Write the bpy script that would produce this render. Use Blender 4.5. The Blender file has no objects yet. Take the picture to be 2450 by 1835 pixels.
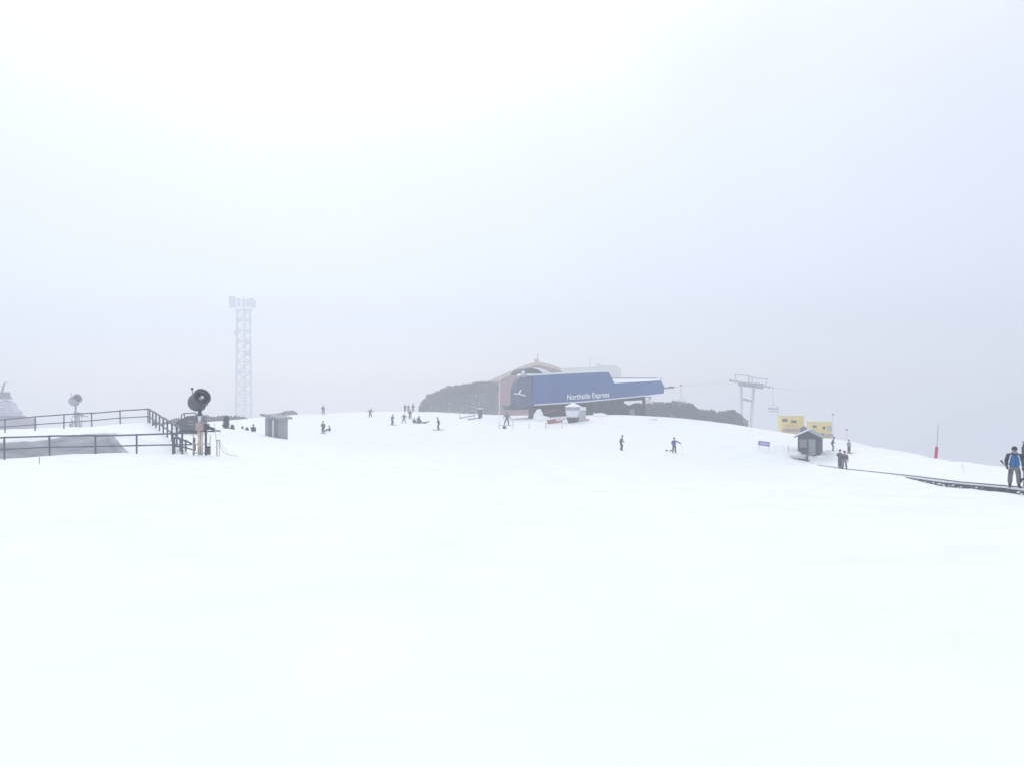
import bpy, bmesh, math, random
import numpy as np
from mathutils import Vector, Matrix, noise as mnoise
R = math.radians
random.seed(11)
scene = bpy.context.scene
C = scene.collection

# ---------------------------------------------------------------- camera
F = 1920.0                      # focal length in photograph pixels (photograph 2450 x 1835)
HX, HY = 1225.0, 917.5
cam_data = bpy.data.cameras.new('camera')
cam_data.sensor_width = 36.0
cam_data.lens = 36.0 * F / 2450.0
cam_data.clip_start = 0.1
cam_data.clip_end = 5000
cam = bpy.data.objects.new('camera', cam_data)
cam.location = (0, 0, 0)
cam.rotation_euler = (R(90), 0, 0)
C.objects.link(cam)
scene.camera = cam

# ---------------------------------------------------------------- world: overcast sky
SUN_EL, SUN_AZ = 45.0, -17.0
w = bpy.data.worlds.new('World')
scene.world = w
w.use_nodes = True
nt = w.node_tree
nt.nodes.clear()
out = nt.nodes.new('ShaderNodeOutputWorld')
sky = nt.nodes.new('ShaderNodeTexSky')
sky.sky_type = 'NISHITA'
sky.sun_disc = False
sky.sun_elevation = R(SUN_EL)
sky.sun_rotation = R(SUN_AZ)
sky.altitude = 1700
sky.dust_density = 4.0
bg1 = nt.nodes.new('ShaderNodeBackground')
bg1.inputs['Strength'].default_value = 0.05
nt.links.new(sky.outputs[0], bg1.inputs['Color'])
tc = nt.nodes.new('ShaderNodeTexCoord')
sep = nt.nodes.new('ShaderNodeSeparateXYZ')
nt.links.new(tc.outputs['Generated'], sep.inputs[0])
ramp = nt.nodes.new('ShaderNodeValToRGB')
cr = ramp.color_ramp
cr.elements[0].position = 0.0
cr.elements[0].color = (0.50, 0.52, 0.60, 1)
cr.elements[1].position = 1.0
cr.elements[1].color = (0.93, 0.93, 0.95, 1)
e = cr.elements.new(0.17); e.color = (0.66, 0.675, 0.70, 1)
e = cr.elements.new(0.42); e.color = (0.83, 0.84, 0.865, 1)
nt.links.new(sep.outputs['Z'], ramp.inputs[0])
# broad soft cloud variation in the overcast
cn = nt.nodes.new('ShaderNodeTexNoise')
cn.inputs['Scale'].default_value = 1.7
cn.inputs['Detail'].default_value = 3.0
nt.links.new(tc.outputs['Generated'], cn.inputs['Vector'])
cr2 = nt.nodes.new('ShaderNodeValToRGB')
cr2.color_ramp.elements[0].position = 0.3
cr2.color_ramp.elements[0].color = (0.90, 0.905, 0.94, 1)
cr2.color_ramp.elements[1].position = 0.7
cr2.color_ramp.elements[1].color = (1.07, 1.07, 1.055, 1)
nt.links.new(cn.outputs[0], cr2.inputs[0])
mul = nt.nodes.new('ShaderNodeMixRGB'); mul.blend_type = 'MULTIPLY'; mul.inputs[0].default_value = 1.0
nt.links.new(ramp.outputs[0], mul.inputs[1]); nt.links.new(cr2.outputs[0], mul.inputs[2])
bg2 = nt.nodes.new('ShaderNodeBackground')
bg2.inputs['Strength'].default_value = 0.95
nt.links.new(mul.outputs[0], bg2.inputs['Color'])
add = nt.nodes.new('ShaderNodeAddShader')
nt.links.new(bg1.outputs[0], add.inputs[0]); nt.links.new(bg2.outputs[0], add.inputs[1])
nt.links.new(add.outputs[0], out.inputs['Surface'])

sun_d = bpy.data.lights.new('sun', 'SUN')
sun_d.energy = 1.1
sun_d.angle = R(35)
sun_d.color = (1.0, 0.97, 0.93)
sun = bpy.data.objects.new('sun', sun_d)
sun.rotation_euler = (R(90 - SUN_EL), 0, R(180 - SUN_AZ))
C.objects.link(sun)

vs = scene.view_settings
scene.display_settings.display_device = 'sRGB'
vs.view_transform = 'Standard'
vs.look = 'None'
vs.exposure = -0.01
vs.gamma = 1.0
vs.use_curve_mapping = False
cy = scene.cycles
cy.max_bounces = 8
cy.diffuse_bounces = 4
cy.volume_bounces = 3
cy.use_denoising = True

HAZE_DENSITY = 0.0029
HAZE_COLOR = (0.78, 0.805, 0.855, 1)

# ---------------------------------------------------------------- materials
MATS = {}
def mat(name, col, rough=0.7, var=0.18, scale=3.0, metal=0.0, bump=0.0, stretch=None):
    if name in MATS:
        return MATS[name]
    m = bpy.data.materials.new(name)
    m.use_nodes = True
    t = m.node_tree
    b = t.nodes['Principled BSDF']
    b.inputs['Roughness'].default_value = rough
    b.inputs['Metallic'].default_value = metal
    b.inputs['Base Color'].default_value = (*col, 1)
    if var > 0:
        co = t.nodes.new('ShaderNodeTexCoord')
        mp = t.nodes.new('ShaderNodeMapping')
        if stretch:
            mp.inputs['Scale'].default_value = stretch
        n = t.nodes.new('ShaderNodeTexNoise')
        n.inputs['Scale'].default_value = scale
        n.inputs['Detail'].default_value = 5
        r = t.nodes.new('ShaderNodeValToRGB')
        r.color_ramp.elements[0].position = 0.3
        r.color_ramp.elements[1].position = 0.7
        r.color_ramp.elements[0].color = (*[c * (1 - var) for c in col], 1)
        r.color_ramp.elements[1].color = (*[min(1, c * (1 + var)) for c in col], 1)
        t.links.new(co.outputs['Object'], mp.inputs['Vector'])
        t.links.new(mp.outputs[0], n.inputs['Vector'])
        t.links.new(n.outputs[0], r.inputs[0])
        t.links.new(r.outputs[0], b.inputs['Base Color'])
        if bump > 0:
            bp = t.nodes.new('ShaderNodeBump')
            bp.inputs['Strength'].default_value = bump
            bp.inputs['Distance'].default_value = 0.05
            t.links.new(n.outputs[0], bp.inputs['Height'])
            t.links.new(bp.outputs[0], b.inputs['Normal'])
    MATS[name] = m
    return m

SNOW = mat('snow', (0.86, 0.895, 0.90), 0.9, 0.025, 0.5, bump=0.25)
SNOWCAP = mat('settled_snow', (0.84, 0.875, 0.9), 0.9, 0.03, 2.0, bump=0.2)
STEEL = mat('galvanised_steel', (0.30, 0.32, 0.36), 0.5, 0.15, 4, 0.3)
RAIL = mat('dark_railing_steel', (0.13, 0.14, 0.18), 0.55, 0.2, 6, 0.2)
DARK = mat('dark_metal', (0.045, 0.05, 0.06), 0.55, 0.3, 5)
GUNM = mat('gun_grey_metal', (0.075, 0.085, 0.11), 0.5, 0.3, 5, 0.2)
BLACK = mat('black_rubber', (0.015, 0.016, 0.02), 0.8, 0.3, 4)
BLUEP = mat('blue_cladding', (0.014, 0.08, 0.29), 0.45, 0.12, 0.6, stretch=(1, 1, 0.3))
BLUEN = mat('dull_blue_cladding', (0.05, 0.08, 0.15), 0.5, 0.15, 0.8)
WHITEP = mat('white_paint', (0.78, 0.8, 0.82), 0.5, 0.06, 3)
BANKSHADE = mat('bank_shade_grey', (0.38, 0.385, 0.42), 0.95, 0.3, 1.0, bump=0.5, stretch=(.6, 1, 2.0))  # grey that stands for shade on the snow bank's front
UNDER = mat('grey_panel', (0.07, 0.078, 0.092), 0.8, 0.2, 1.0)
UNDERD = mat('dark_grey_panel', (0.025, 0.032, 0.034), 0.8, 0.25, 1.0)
REDM = mat('faded_red', (0.33, 0.08, 0.10), 0.6, 0.2, 2)
PINK = mat('pink_net', (0.7, 0.33, 0.33), 0.8, 0.1, 3)
BRICK = mat('red_brown_timber', (0.20, 0.045, 0.05), 0.8, 0.2, 0.8, stretch=(6, 6, 0.4))
TANR = mat('tan_roof', (0.50, 0.42, 0.28), 0.8, 0.15, 1)
GREENY = mat('pale_green_panel', (0.52, 0.53, 0.42), 0.8, 0.12, 1)
YELL = mat('yellow_cladding', (0.80, 0.63, 0.25), 0.6, 0.1, 1.2)
GLASS = mat('dark_window', (0.03, 0.035, 0.045), 0.15, 0.1, 2)
TIMB = mat('grey_weathered_timber', (0.20, 0.19, 0.22), 0.85, 0.25, 2, stretch=(8, 8, 0.5), bump=0.3)
TIMBL = mat('pale_weathered_timber', (0.30, 0.31, 0.32), 0.85, 0.2, 2, stretch=(8, 8, 0.5))
HUTD = mat('charcoal_boards', (0.028, 0.031, 0.042), 0.8, 0.25, 3, stretch=(1, 1, 8), bump=0.3)
DOORG = mat('grey_green_door', (0.24, 0.27, 0.28), 0.7, 0.1, 2)
ROOFG = mat('grey_green_roof', (0.25, 0.295, 0.29), 0.6, 0.12, 2)
CREAM = mat('cream_paint', (0.60, 0.53, 0.46), 0.6, 0.2, 4)
RUST = mat('rusty_brown', (0.22, 0.16, 0.11), 0.8, 0.3, 6)
ROPE = mat('steel_rope', (0.10, 0.11, 0.13), 0.6, 0.1, 10)
LEAF = mat('eucalypt_leaf', (0.045, 0.058, 0.048), 0.7, 0.35, 0.9)
BARK = mat('snow_gum_bark', (0.12, 0.11, 0.105), 0.9, 0.3, 3)
MAUVE = mat('mauve_render', (0.26, 0.22, 0.28), 0.85, 0.12, 1)
SKIN = mat('skin', (0.48, 0.30, 0.22), 0.6, 0.06, 8)
BANNER = mat('blue_banner', (0.20, 0.22, 0.46), 0.7, 0.1, 3)

# ---------------------------------------------------------------- mesh helpers
def frame(d):
    d = Vector(d).normalized()
    up = Vector((0, 0, 1)) if abs(d.z) < 0.95 else Vector((1, 0, 0))
    a = d.cross(up).normalized()
    return a, a.cross(d).normalized(), d

def tube(bm, p0, p1, r0, r1=None, n=10, caps=True):
    p0, p1 = Vector(p0), Vector(p1)
    r1 = r0 if r1 is None else r1
    a, b, d = frame(p1 - p0)
    lo, hi = [], []
    for i in range(n):
        t = 2 * math.pi * i / n
        v = a * math.cos(t) + b * math.sin(t)
        lo.append(bm.verts.new(p0 + v * r0)); hi.append(bm.verts.new(p1 + v * r1))
    for i in range(n):
        j = (i + 1) % n
        bm.faces.new((lo[i], lo[j], hi[j], hi[i]))
    if caps:
        bm.faces.new(lo[::-1]); bm.faces.new(hi)

def path(bm, pts, r, n=6):
    for a, b in zip(pts[:-1], pts[1:]):
        tube(bm, a, b, r, n=n)

def box(bm, c, s, rz=0.0, rx=0.0, ry=0.0, taper=1.0, bev=0.0):
    M = Matrix.Translation(c) @ Matrix.Rotation(rz, 4, 'Z') @ Matrix.Rotation(ry, 4, 'Y') @ Matrix.Rotation(rx, 4, 'X')
    vs_ = []
    for z in (-.5, .5):
        k = taper if z > 0 else 1.0
        for x, y in ((-.5, -.5), (.5, -.5), (.5, .5), (-.5, .5)):
            vs_.append(bm.verts.new(M @ Vector((x * s[0] * k, y * s[1] * k, z * s[2]))))
    fs = [(3, 2, 1, 0), (4, 5, 6, 7), (0, 1, 5, 4), (1, 2, 6, 5), (2, 3, 7, 6), (3, 0, 4, 7)]
    faces = [bm.faces.new([vs_[i] for i in f]) for f in fs]
    if bev > 0:
        ed = list({e_ for f in faces for e_ in f.edges})
        bmesh.ops.bevel(bm, geom=ed, offset=bev, segments=2, affect='EDGES', profile=0.6)

def prism(bm, pts, ext):
    """closed polygon (3-D points) swept along ext"""
    ext = Vector(ext)
    a = [bm.verts.new(Vector(p)) for p in pts]
    b = [bm.verts.new(Vector(p) + ext) for p in pts]
    n = len(pts)
    bm.faces.new(a); bm.faces.new(b[::-1])
    for i in range(n):
        j = (i + 1) % n
        bm.faces.new((a[j], a[i], b[i], b[j]))

def ball(bm, c, r, sx=1, sy=1, sz=1, seg=12, rot=None):
    M = Matrix.Translation(c)
    if rot is not None:
        M = M @ rot
    M = M @ Matrix.Diagonal((r * sx, r * sy, r * sz, 1))
    bmesh.ops.create_uvsphere(bm, u_segments=seg, v_segments=max(6, seg // 2 + 2), radius=1, matrix=M)

def lathe(bm, prof, M=None, n=20, closed=False):
    """prof: (r, z) list turned about Z, then moved by M"""
    M = M or Matrix.Identity(4)
    rings = []
    for r, z in prof:
        rings.append([bm.verts.new(M @ Vector((r * math.cos(2 * math.pi * i / n), r * math.sin(2 * math.pi * i / n), z))) for i in range(n)])
    k = len(rings)
    for q in range(k if closed else k - 1):
        A, B = rings[q], rings[(q + 1) % k]
        for i in range(n):
            j = (i + 1) % n
            bm.faces.new((A[i], A[j], B[j], B[i]))
    if not closed:
        bm.faces.new(rings[0][::-1]); bm.faces.new(rings[-1])

def obj(name, bm, m, parent=None, smooth=False, label=None):
    bmesh.ops.recalc_face_normals(bm, faces=bm.faces[:])
    me = bpy.data.meshes.new(name)
    bm.to_mesh(me); bm.free()
    if smooth:
        for p in me.polygons:
            p.use_smooth = True
    me.materials.append(m)
    o = bpy.data.objects.new(name, me)
    C.objects.link(o)
    if parent is not None:
        o.parent = parent
    if label:
        o['label'] = label
    return o

def part(name, m, parent, fn, smooth=False, label=None):
    bm = bmesh.new(); fn(bm)
    return obj(name, bm, m, parent, smooth, label)

def thing(name, label, cat, loc=(0, 0, 0), rz=0.0, group=None):
    o = bpy.data.objects.new(name, None)
    o.empty_display_size = 0.3
    C.objects.link(o)
    o.location = loc; o.rotation_euler = (0, 0, rz)
    o['label'] = label; o['category'] = cat
    if group:
        o['group'] = group
    return o

def tag(o, label, cat, group=None):
    o['label'] = label; o['category'] = cat
    if group:
        o['group'] = group
    return o

def struct(o):
    o['kind'] = 'structure'
    return o

def dup(root, loc, rz, label, group=None, scale=1.0):
    r = root.copy(); C.objects.link(r)
    r.location = loc; r.rotation_euler = (0, 0, rz); r.scale = (scale,) * 3
    r['label'] = label
    if group:
        r['group'] = group
    for ch in list(root.children):
        c = ch.copy(); C.objects.link(c); c.parent = r
        for g in ch.children:
            d = g.copy(); C.objects.link(d); d.parent = c
    return r

def P(px, py, Y):
    """world point seen at photograph pixel (px, py) at distance Y"""
    return Vector(((px - HX) / F * Y, Y, -(py - HY) / F * Y))

# ---------------------------------------------------------------- terrain
CTRL = []
def cpt(px, py, Y, dz=0.0):
    p = P(px, py, Y); CTRL.append((p.x, p.y, p.z + dz))
for x, y, z in [(0, 0, -1.7), (-12, 0, -1.6), (12, 0, -1.75), (0, -12, -0.6), (0, 12, -2.5), (-8, 12, -2.35), (8, 12, -2.6),
                (-35, 0, -1.2), (35, 0, -2.6), (0, -80, 5), (-90, -60, 4), (90, -60, 1),
                (-12, 22, -2.9), (12, 22, -3.4), (0, 24, -3.3), (0, 42, -4.9), (14, 45, -5.4), (-9, 45, -4.6), (0, 62, -6.1), (0, 80, -7.2), (20, 55, -6.5), (14, 62, -6.7), (25, 72, -7.9), (16, 78, -7.6), (28, 85, -9.0), (22, 45, -5.7), (20, 33, -4.7), (16, 24, -3.9),
                (-90, 40, -3.5), (90, 40, -11), (-250, -200, 12), (250, -200, 0), (0, -250, 18)]:
    CTRL.append((x, y, z))
for a in [(11, 1097, 43), (119, 1090, 43), (229, 1088, 43), (327, 1086, 43), (414, 1085, 43.5), (490, 1088, 45), (-160, 1106, 43), (94, 1110, 36),
          (560, 1092, 47), (640, 1041, 94), (545, 1028, 86), (606, 1032, 84), (487, 1011, 120), (626, 1006, 130), (740, 992, 155), (863, 986, 175), (1009, 986, 165),
          (180, 1026, 98), (0, 1034, 92), (773, 1037, 110), (1050, 1028, 112), (938, 1017, 125), (967, 1012, 138), (886, 998, 155),
          (1160, 1018, 118), (1269, 1008, 126), (1345, 1014, 119), (1480, 998, 121), (1400, 1001, 120), (1560, 1001, 120), (1620, 1017, 118), (1700, 1019, 122), (1772, 1020, 126),
          (1850, 1031, 118), (1485, 1077, 93), (1613, 1083, 89), (1300, 1080, 90), (1000, 1078, 90), (800, 1078, 88),
          (1930, 1108, 90), (1910, 1084, 94), (1991, 1079, 96), (2031, 1082, 101), (1985, 1052, 116), (1830, 1074, 95),
          (1999, 1053, 112), (2070, 1060, 106), (2095, 1065, 96), (2140, 1072, 86), (2185, 1080, 76), (2404, 1146, 64), (2450, 1150, 60), (2321, 1132, 71), (2231, 1118, 79), (2140, 1098, 98), (2060, 1078, 117), (2600, 1180, 54), (2231, 1090, 68), (2321, 1103, 61), (2404, 1116, 55), (2450, 1123, 52), (2600, 1150, 45)]:
    cpt(*a)
for px, py, Y in [(2427, 1166, 34), (2278, 1152.5, 42.2), (2177, 1139, 50.3), (2090, 1129.5, 60.3), (2015, 1121.5, 72.8), (1941, 1110, 91.5), (2620, 1195, 28)]:   # ground under the conveyor
    cpt(px, py, Y, -0.22)
# the ground drops away beyond the crest
for px, Y, z in [(-600, 120, -9), (0, 130, -10), (300, 160, -10), (500, 185, -11), (740, 215, -11), (863, 235, -12), (1009, 225, -11), (1300, 190, -10), (1500, 180, -10),
                 (1700, 165, -11), (1790, 160, -9.5), (1850, 160, -12), (1999, 150, -14), (2080, 140, -14), (2231, 100, -12), (2404, 85, -12), (2600, 80, -12),
                 (-900, 260, -26), (200, 300, -24), (863, 330, -28), (1500, 300, -28), (2200, 230, -28), (3200, 200, -28),
                 (-900, 420, -40), (400, 460, -42), (1225, 480, -44), (2000, 460, -44), (3200, 380, -44)]:
    CTRL.append(((px - HX) / F * Y, Y, z))
CT = np.array(CTRL, float)
SC = 60.0
def _phi(r2):
    return np.where(r2 > 1e-12, 0.5 * r2 * np.log(np.maximum(r2, 1e-12)), 0.0)
_xy = CT[:, :2] / SC
_d2 = ((_xy[:, None, :] - _xy[None, :, :]) ** 2).sum(-1)
_n = len(CT)
_A = np.zeros((_n + 3, _n + 3))
_A[:_n, :_n] = _phi(_d2) + np.eye(_n) * 0.0012
_A[:_n, _n] = 1; _A[:_n, _n + 1:] = _xy
_A[_n, :_n] = 1; _A[_n + 1:, :_n] = _xy.T
_W = np.linalg.solve(_A, np.concatenate([CT[:, 2], np.zeros(3)]))
# centre line of the conveyor; the snow is groomed level along it
CL = [P(2640, 1197, 27.5), P(2427, 1165.5, 34), P(2278, 1152.5, 42.2), P(2177, 1139, 50.3), P(2090, 1129.5, 60.3), P(2015, 1121.5, 72.8), P(1948, 1111.5, 89)]
_cy = np.array([p.y for p in CL]); _cx = np.array([p.x for p in CL]); _cz = np.array([p.z for p in CL])
def gz_many(x, y):
    z = gz_raw(x, y)
    yy = np.clip(y + 0.2 * (x - np.interp(y, _cy, _cx)), _cy[0], _cy[-1])
    dx = x - np.interp(yy, _cy, _cx); dy = y - yy
    wgt = np.exp(-(dx * dx + dy * dy) / 14.0)
    return z * (1 - wgt) + (np.interp(yy, _cy, _cz) - 0.2) * wgt
def gz_raw(x, y):
    q = np.stack([x, y], -1) / SC
    o_ = np.empty(len(q))
    for i in range(0, len(q), 20000):
        s = q[i:i + 20000]
        d2 = ((s[:, None, :] - _xy[None]) ** 2).sum(-1)
        o_[i:i + 20000] = _phi(d2) @ _W[:_n] + _W[_n] + s @ _W[_n + 1:]
    return o_
def gz(x, y):
    return float(gz_many(np.array([x]), np.array([y]))[0])
def hit(px, py, guess, dz=0.0):
    """where the view ray of a pixel meets the snow near the guessed distance; else the guess"""
    Ys = np.linspace(guess * 0.72, guess * 1.3, 240)
    x = (px - HX) / F * Ys; z = -(py - HY) / F * Ys
    dlt = z - gz_many(x, Ys) - dz
    s = np.where(np.sign(dlt[:-1]) != np.sign(dlt[1:]))[0]
    if len(s):
        k = s[np.argmin(abs(Ys[s] - guess))]
        t = dlt[k] / (dlt[k] - dlt[k + 1])
        Y = Ys[k] + t * (Ys[k + 1] - Ys[k])
    else:
        Y = Ys[np.argmin(abs(dlt))]
    xx = (px - HX) / F * Y
    return Vector((xx, Y, gz(xx, Y)))

def build_ground():
    ang = np.concatenate([np.arange(-42, 42, 0.17), np.arange(42, 318, 3.0)])
    rad = [0.9]
    while rad[-1] < 480:
        rad.append(rad[-1] * 1.022)
    rad = np.array(rad)
    na, nr = len(ang), len(rad)
    A_, R_ = np.meshgrid(np.radians(ang), rad)
    x = (R_ * np.sin(A_)).ravel(); y = (R_ * np.cos(A_)).ravel()
    z = gz_many(x, y)
    for i in range(len(x)):
        r = math.hypot(x[i], y[i])
        k = min(1.0, r / 25.0)
        z[i] += k * (0.10 * mnoise.noise((x[i] * 0.16, y[i] * 0.16, 0)) + 0.045 * mnoise.noise((x[i] * 0.55, y[i] * 0.55, 3)))
        z[i] += 0.012 * mnoise.noise((x[i] * 2.2, y[i] * 2.2, 7))
    verts = list(zip(x.tolist(), y.tolist(), z.tolist()))
    faces = []
    for j in range(nr - 1):
        for i in range(na):
            i2 = (i + 1) % na
            faces.append((j * na + i, j * na + i2, (j + 1) * na + i2, (j + 1) * na + i))
    verts.append((0, 0, gz(0, 0)))
    c = len(verts) - 1
    for i in range(na):
        faces.append((c, (i + 1) % na, i))
    me = bpy.data.meshes.new('snow_ground')
    me.from_pydata(verts, [], faces)
    for p in me.polygons:
        p.use_smooth = True
    me.materials.append(SNOW)
    me.update()
    bm = bmesh.new(); bm.from_mesh(me)
    bmesh.ops.recalc_face_normals(bm, faces=bm.faces[:])
    if sum(f.normal.z for f in list(bm.faces)[:500]) < 0:
        bmesh.ops.reverse_faces(bm, faces=bm.faces[:])
    bm.to_mesh(me); bm.free()
    o = bpy.data.objects.new('snow_ground', me)
    C.objects.link(o)
    struct(o)
build_ground()

# ---------------------------------------------------------------- haze (real air, even density)
def build_haze():
    bm = bmesh.new()
    x0, x1, y0, y1, z0, z1 = -520, 520, -500, 520, -75, 46
    box(bm, ((x0 + x1) / 2, (y0 + y1) / 2, (z0 + z1) / 2), (x1 - x0, y1 - y0, z1 - z0))
    m = bpy.data.materials.new('haze')
    m.use_nodes = True
    t = m.node_tree
    t.nodes.clear()
    o_ = t.nodes.new('ShaderNodeOutputMaterial')
    v = t.nodes.new('ShaderNodeVolumePrincipled')
    v.inputs['Color'].default_value = HAZE_COLOR
    v.inputs['Density'].default_value = HAZE_DENSITY
    v.inputs['Anisotropy'].default_value = 0.58
    t.links.new(v.outputs[0], o_.inputs['Volume'])
    o = obj('haze', bm, m)
    o['kind'] = 'stuff'
    o['label'] = 'pale cloud fog filling the air over the slope'
build_haze()

# ---------------------------------------------------------------- snow bank behind the railings, with its shade modelled as a grey face
def build_bank():
    # columns from left to right: foot, front lip, back edge
    cols = [((-170, 1106, 45), (-170, 1066, 47.5), (-170, 1048, 64)),
            ((-60, 1102, 45), (-60, 1058, 47.5), (-60, 1040, 64)),
            ((30, 1097, 45), (20, 1051, 47.5), (12, 1035, 64)),
            ((120, 1091, 45), (110, 1044, 47.5), (84, 1030, 64)),
            ((190, 1089, 45), (180, 1039, 47.8), (130, 1027, 64)),
            ((240, 1088, 45), (228, 1036, 48.3), (170, 1024, 64)),
            ((275, 1088, 45), (250, 1035, 49.5), (205, 1021, 64)),
            ((300, 1088, 44.6), (275, 1036, 51), (240, 1018, 64)),
            ((345, 1087, 44.5), (322, 1046, 50), (280, 1014, 64)),
            ((395, 1085, 44.5), (380, 1058, 48), (320, 1011, 64)),
            ((432, 1082, 45), (430, 1071, 46), (356, 1010, 64.3))]
    bm = bmesh.new()
    rows = []
    nv = 14
    for foot, lip, back in cols:
        f, l, b = P(*foot), P(*lip), P(*back)
        f = f + Vector((0, 0, -0.35))
        r = [f, f.lerp(l, 0.5) + Vector((0, 0.25, 0)), l + Vector((0, -0.05, -0.14)), l + Vector((0, 0.25, 0))]
        for k in range(1, nv + 1):
            t = k / nv
            p = (l + Vector((0, 0.25, 0))).lerp(b, t)
            p.z += 0.05 * math.sin(math.pi * t)
            r.append(p)
        r.append(b + Vector((0, 0.9, -0.25)))
        r.append(b + Vector((0, 3.5, -3.0)))
        rows.append([bm.verts.new(p) for p in r])
    # right flank
    r = [bm.verts.new(v.co + Vector((1.6, 0.2, -1.4))) for v in rows[-1]]
    rows.append(r)
    for A, B in zip(rows[:-1], rows[1:]):
        for k in range(len(A) - 1):
            bm.faces.new((A[k], B[k], B[k + 1], A[k + 1]))
    bmesh.ops.subdivide_edges(bm, edges=bm.edges[:], cuts=1, use_grid_fill=True, smooth=0.6)
    o = obj('snow_bank', bm, SNOW, smooth=True)
    struct(o)
    # added grey face: its colour paints the shade in the bank's hollow front
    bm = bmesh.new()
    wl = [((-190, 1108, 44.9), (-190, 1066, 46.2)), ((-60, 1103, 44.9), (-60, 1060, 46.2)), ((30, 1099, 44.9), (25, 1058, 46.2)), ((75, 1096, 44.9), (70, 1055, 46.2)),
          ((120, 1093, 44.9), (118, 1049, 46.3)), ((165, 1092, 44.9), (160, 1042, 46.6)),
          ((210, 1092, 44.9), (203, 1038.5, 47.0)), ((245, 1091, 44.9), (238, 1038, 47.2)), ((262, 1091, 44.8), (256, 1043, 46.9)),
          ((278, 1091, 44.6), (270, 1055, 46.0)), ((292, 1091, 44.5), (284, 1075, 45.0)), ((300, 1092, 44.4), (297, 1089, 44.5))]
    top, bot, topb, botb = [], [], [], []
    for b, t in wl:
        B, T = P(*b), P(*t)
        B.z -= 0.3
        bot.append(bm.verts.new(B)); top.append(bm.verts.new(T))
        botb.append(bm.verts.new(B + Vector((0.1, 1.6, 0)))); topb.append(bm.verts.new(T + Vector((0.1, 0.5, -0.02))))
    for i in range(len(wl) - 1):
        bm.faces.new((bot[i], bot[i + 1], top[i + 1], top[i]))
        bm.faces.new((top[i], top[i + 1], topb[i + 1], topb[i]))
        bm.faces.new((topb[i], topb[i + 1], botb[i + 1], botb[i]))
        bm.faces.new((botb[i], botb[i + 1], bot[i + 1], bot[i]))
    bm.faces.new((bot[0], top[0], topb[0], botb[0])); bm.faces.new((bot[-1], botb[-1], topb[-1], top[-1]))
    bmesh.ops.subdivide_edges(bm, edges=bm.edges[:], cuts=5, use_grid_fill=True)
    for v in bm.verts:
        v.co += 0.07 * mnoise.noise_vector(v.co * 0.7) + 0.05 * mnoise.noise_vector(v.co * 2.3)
    o = obj('shaded_bank_face', bm, BANKSHADE, smooth=True)
    tag(o, 'grey face coloured as bank shade under the snow lip behind the front railing', 'wall')
build_bank()

# ---------------------------------------------------------------- railings
def railing(name, label, posts, r, extend=None, mat_=RAIL, cap=True):
    """posts: list of (base, top) points"""
    t = thing('railing', label, 'railing', posts[0][0])
    o0 = Vector(posts[0][0])
    for b, tp in posts:
        b, tp = Vector(b) - o0, Vector(tp) - o0
        def f(bm, b=b, tp=tp):
            tube(bm, b - Vector((0, 0, 0.35)), tp, r, n=8)
            tube(bm, tp - Vector((0, 0, 0.05)), tp + Vector((0, 0, 0.05)), r * 1.5, n=8)
            m_ = b.lerp(tp, 0.45)
            tube(bm, m_ - Vector((0, 0, 0.045)), m_ + Vector((0, 0, 0.045)), r * 1.4, n=8)
        part('post', mat_, t, f, True)
    pp = list(posts) + ([extend] if extend else [])
    for (b0, t0), (b1, t1) in zip(pp[:-1], pp[1:]):
        b0, t0, b1, t1 = [Vector(v) - o0 for v in (b0, t0, b1, t1)]
        jig = Vector((0, 0, random.uniform(-.02, .02)))
        part('top_rail', mat_, t, lambda bm: tube(bm, t0 + jig, t1 + jig, r * 0.95, n=8), True)
        part('middle_rail', mat_, t, lambda bm: tube(bm, b0.lerp(t0, 0.45) , b1.lerp(t1, 0.45), r * 0.8, n=8), True)
    return t
fr = [(P(-98, 1100, 43), P(-99, 1051, 43)), (P(11, 1097, 43), P(10, 1046, 43)), (P(119, 1090, 43), P(118, 1043, 43)), (P(229, 1088, 43), P(228, 1042, 43)),
      (P(327, 1086, 43.2), P(327, 1039.5, 43.2)), (P(414, 1085, 43.6), P(413, 1036.5, 43.6))]
railing('railing', 'dark steel pipe railing nearest the camera, in front of the shade-grey bank', fr, 0.048, (P(461, 1086, 44), P(456, 1034.5, 44)))
bk = [(P(-62, 1040, 64), P(-62, 1006, 64)), (P(12, 1035, 64), P(12, 1003, 64)), (P(84, 1030, 64), P(84, 996.5, 64)), (P(153, 1026, 64), P(153, 991.5, 64)), (P(220, 1020, 64), P(219, 988, 64)),
      (P(288, 1013.5, 64), P(287, 982, 64)), (P(354, 1010, 64), P(354, 978, 64))]
railing('railing', 'pipe railing along the back edge of the snow-covered terrace', bk, 0.05)
sd = []
n = 9
for k in range(n):
    t_ = (k + 0.35) / (n - 0.65)
    Y = 63.6 + (45.0 - 63.6) * t_
    b = P(356, 1010, 64).lerp(P(436, 1073, 45), t_); tp = b + Vector((0, 0, 1.08))
    sd.append((b, tp))
railing('railing', 'railing running down the right side of the terrace towards the snow gun', sd, 0.06)
# lower stair rails at the near corner
sb = [(P(418, 1084, 45.5), P(417, 1046, 45.5)), (P(432, 1083, 46), P(431, 1048, 46)), (P(445, 1084, 46.4), P(444, 1053, 46.4))]
railing('railing', 'short step railing with close posts beside the snow gun base', sb, 0.055, (P(462, 1086, 47), P(461, 1062, 47)))

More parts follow.
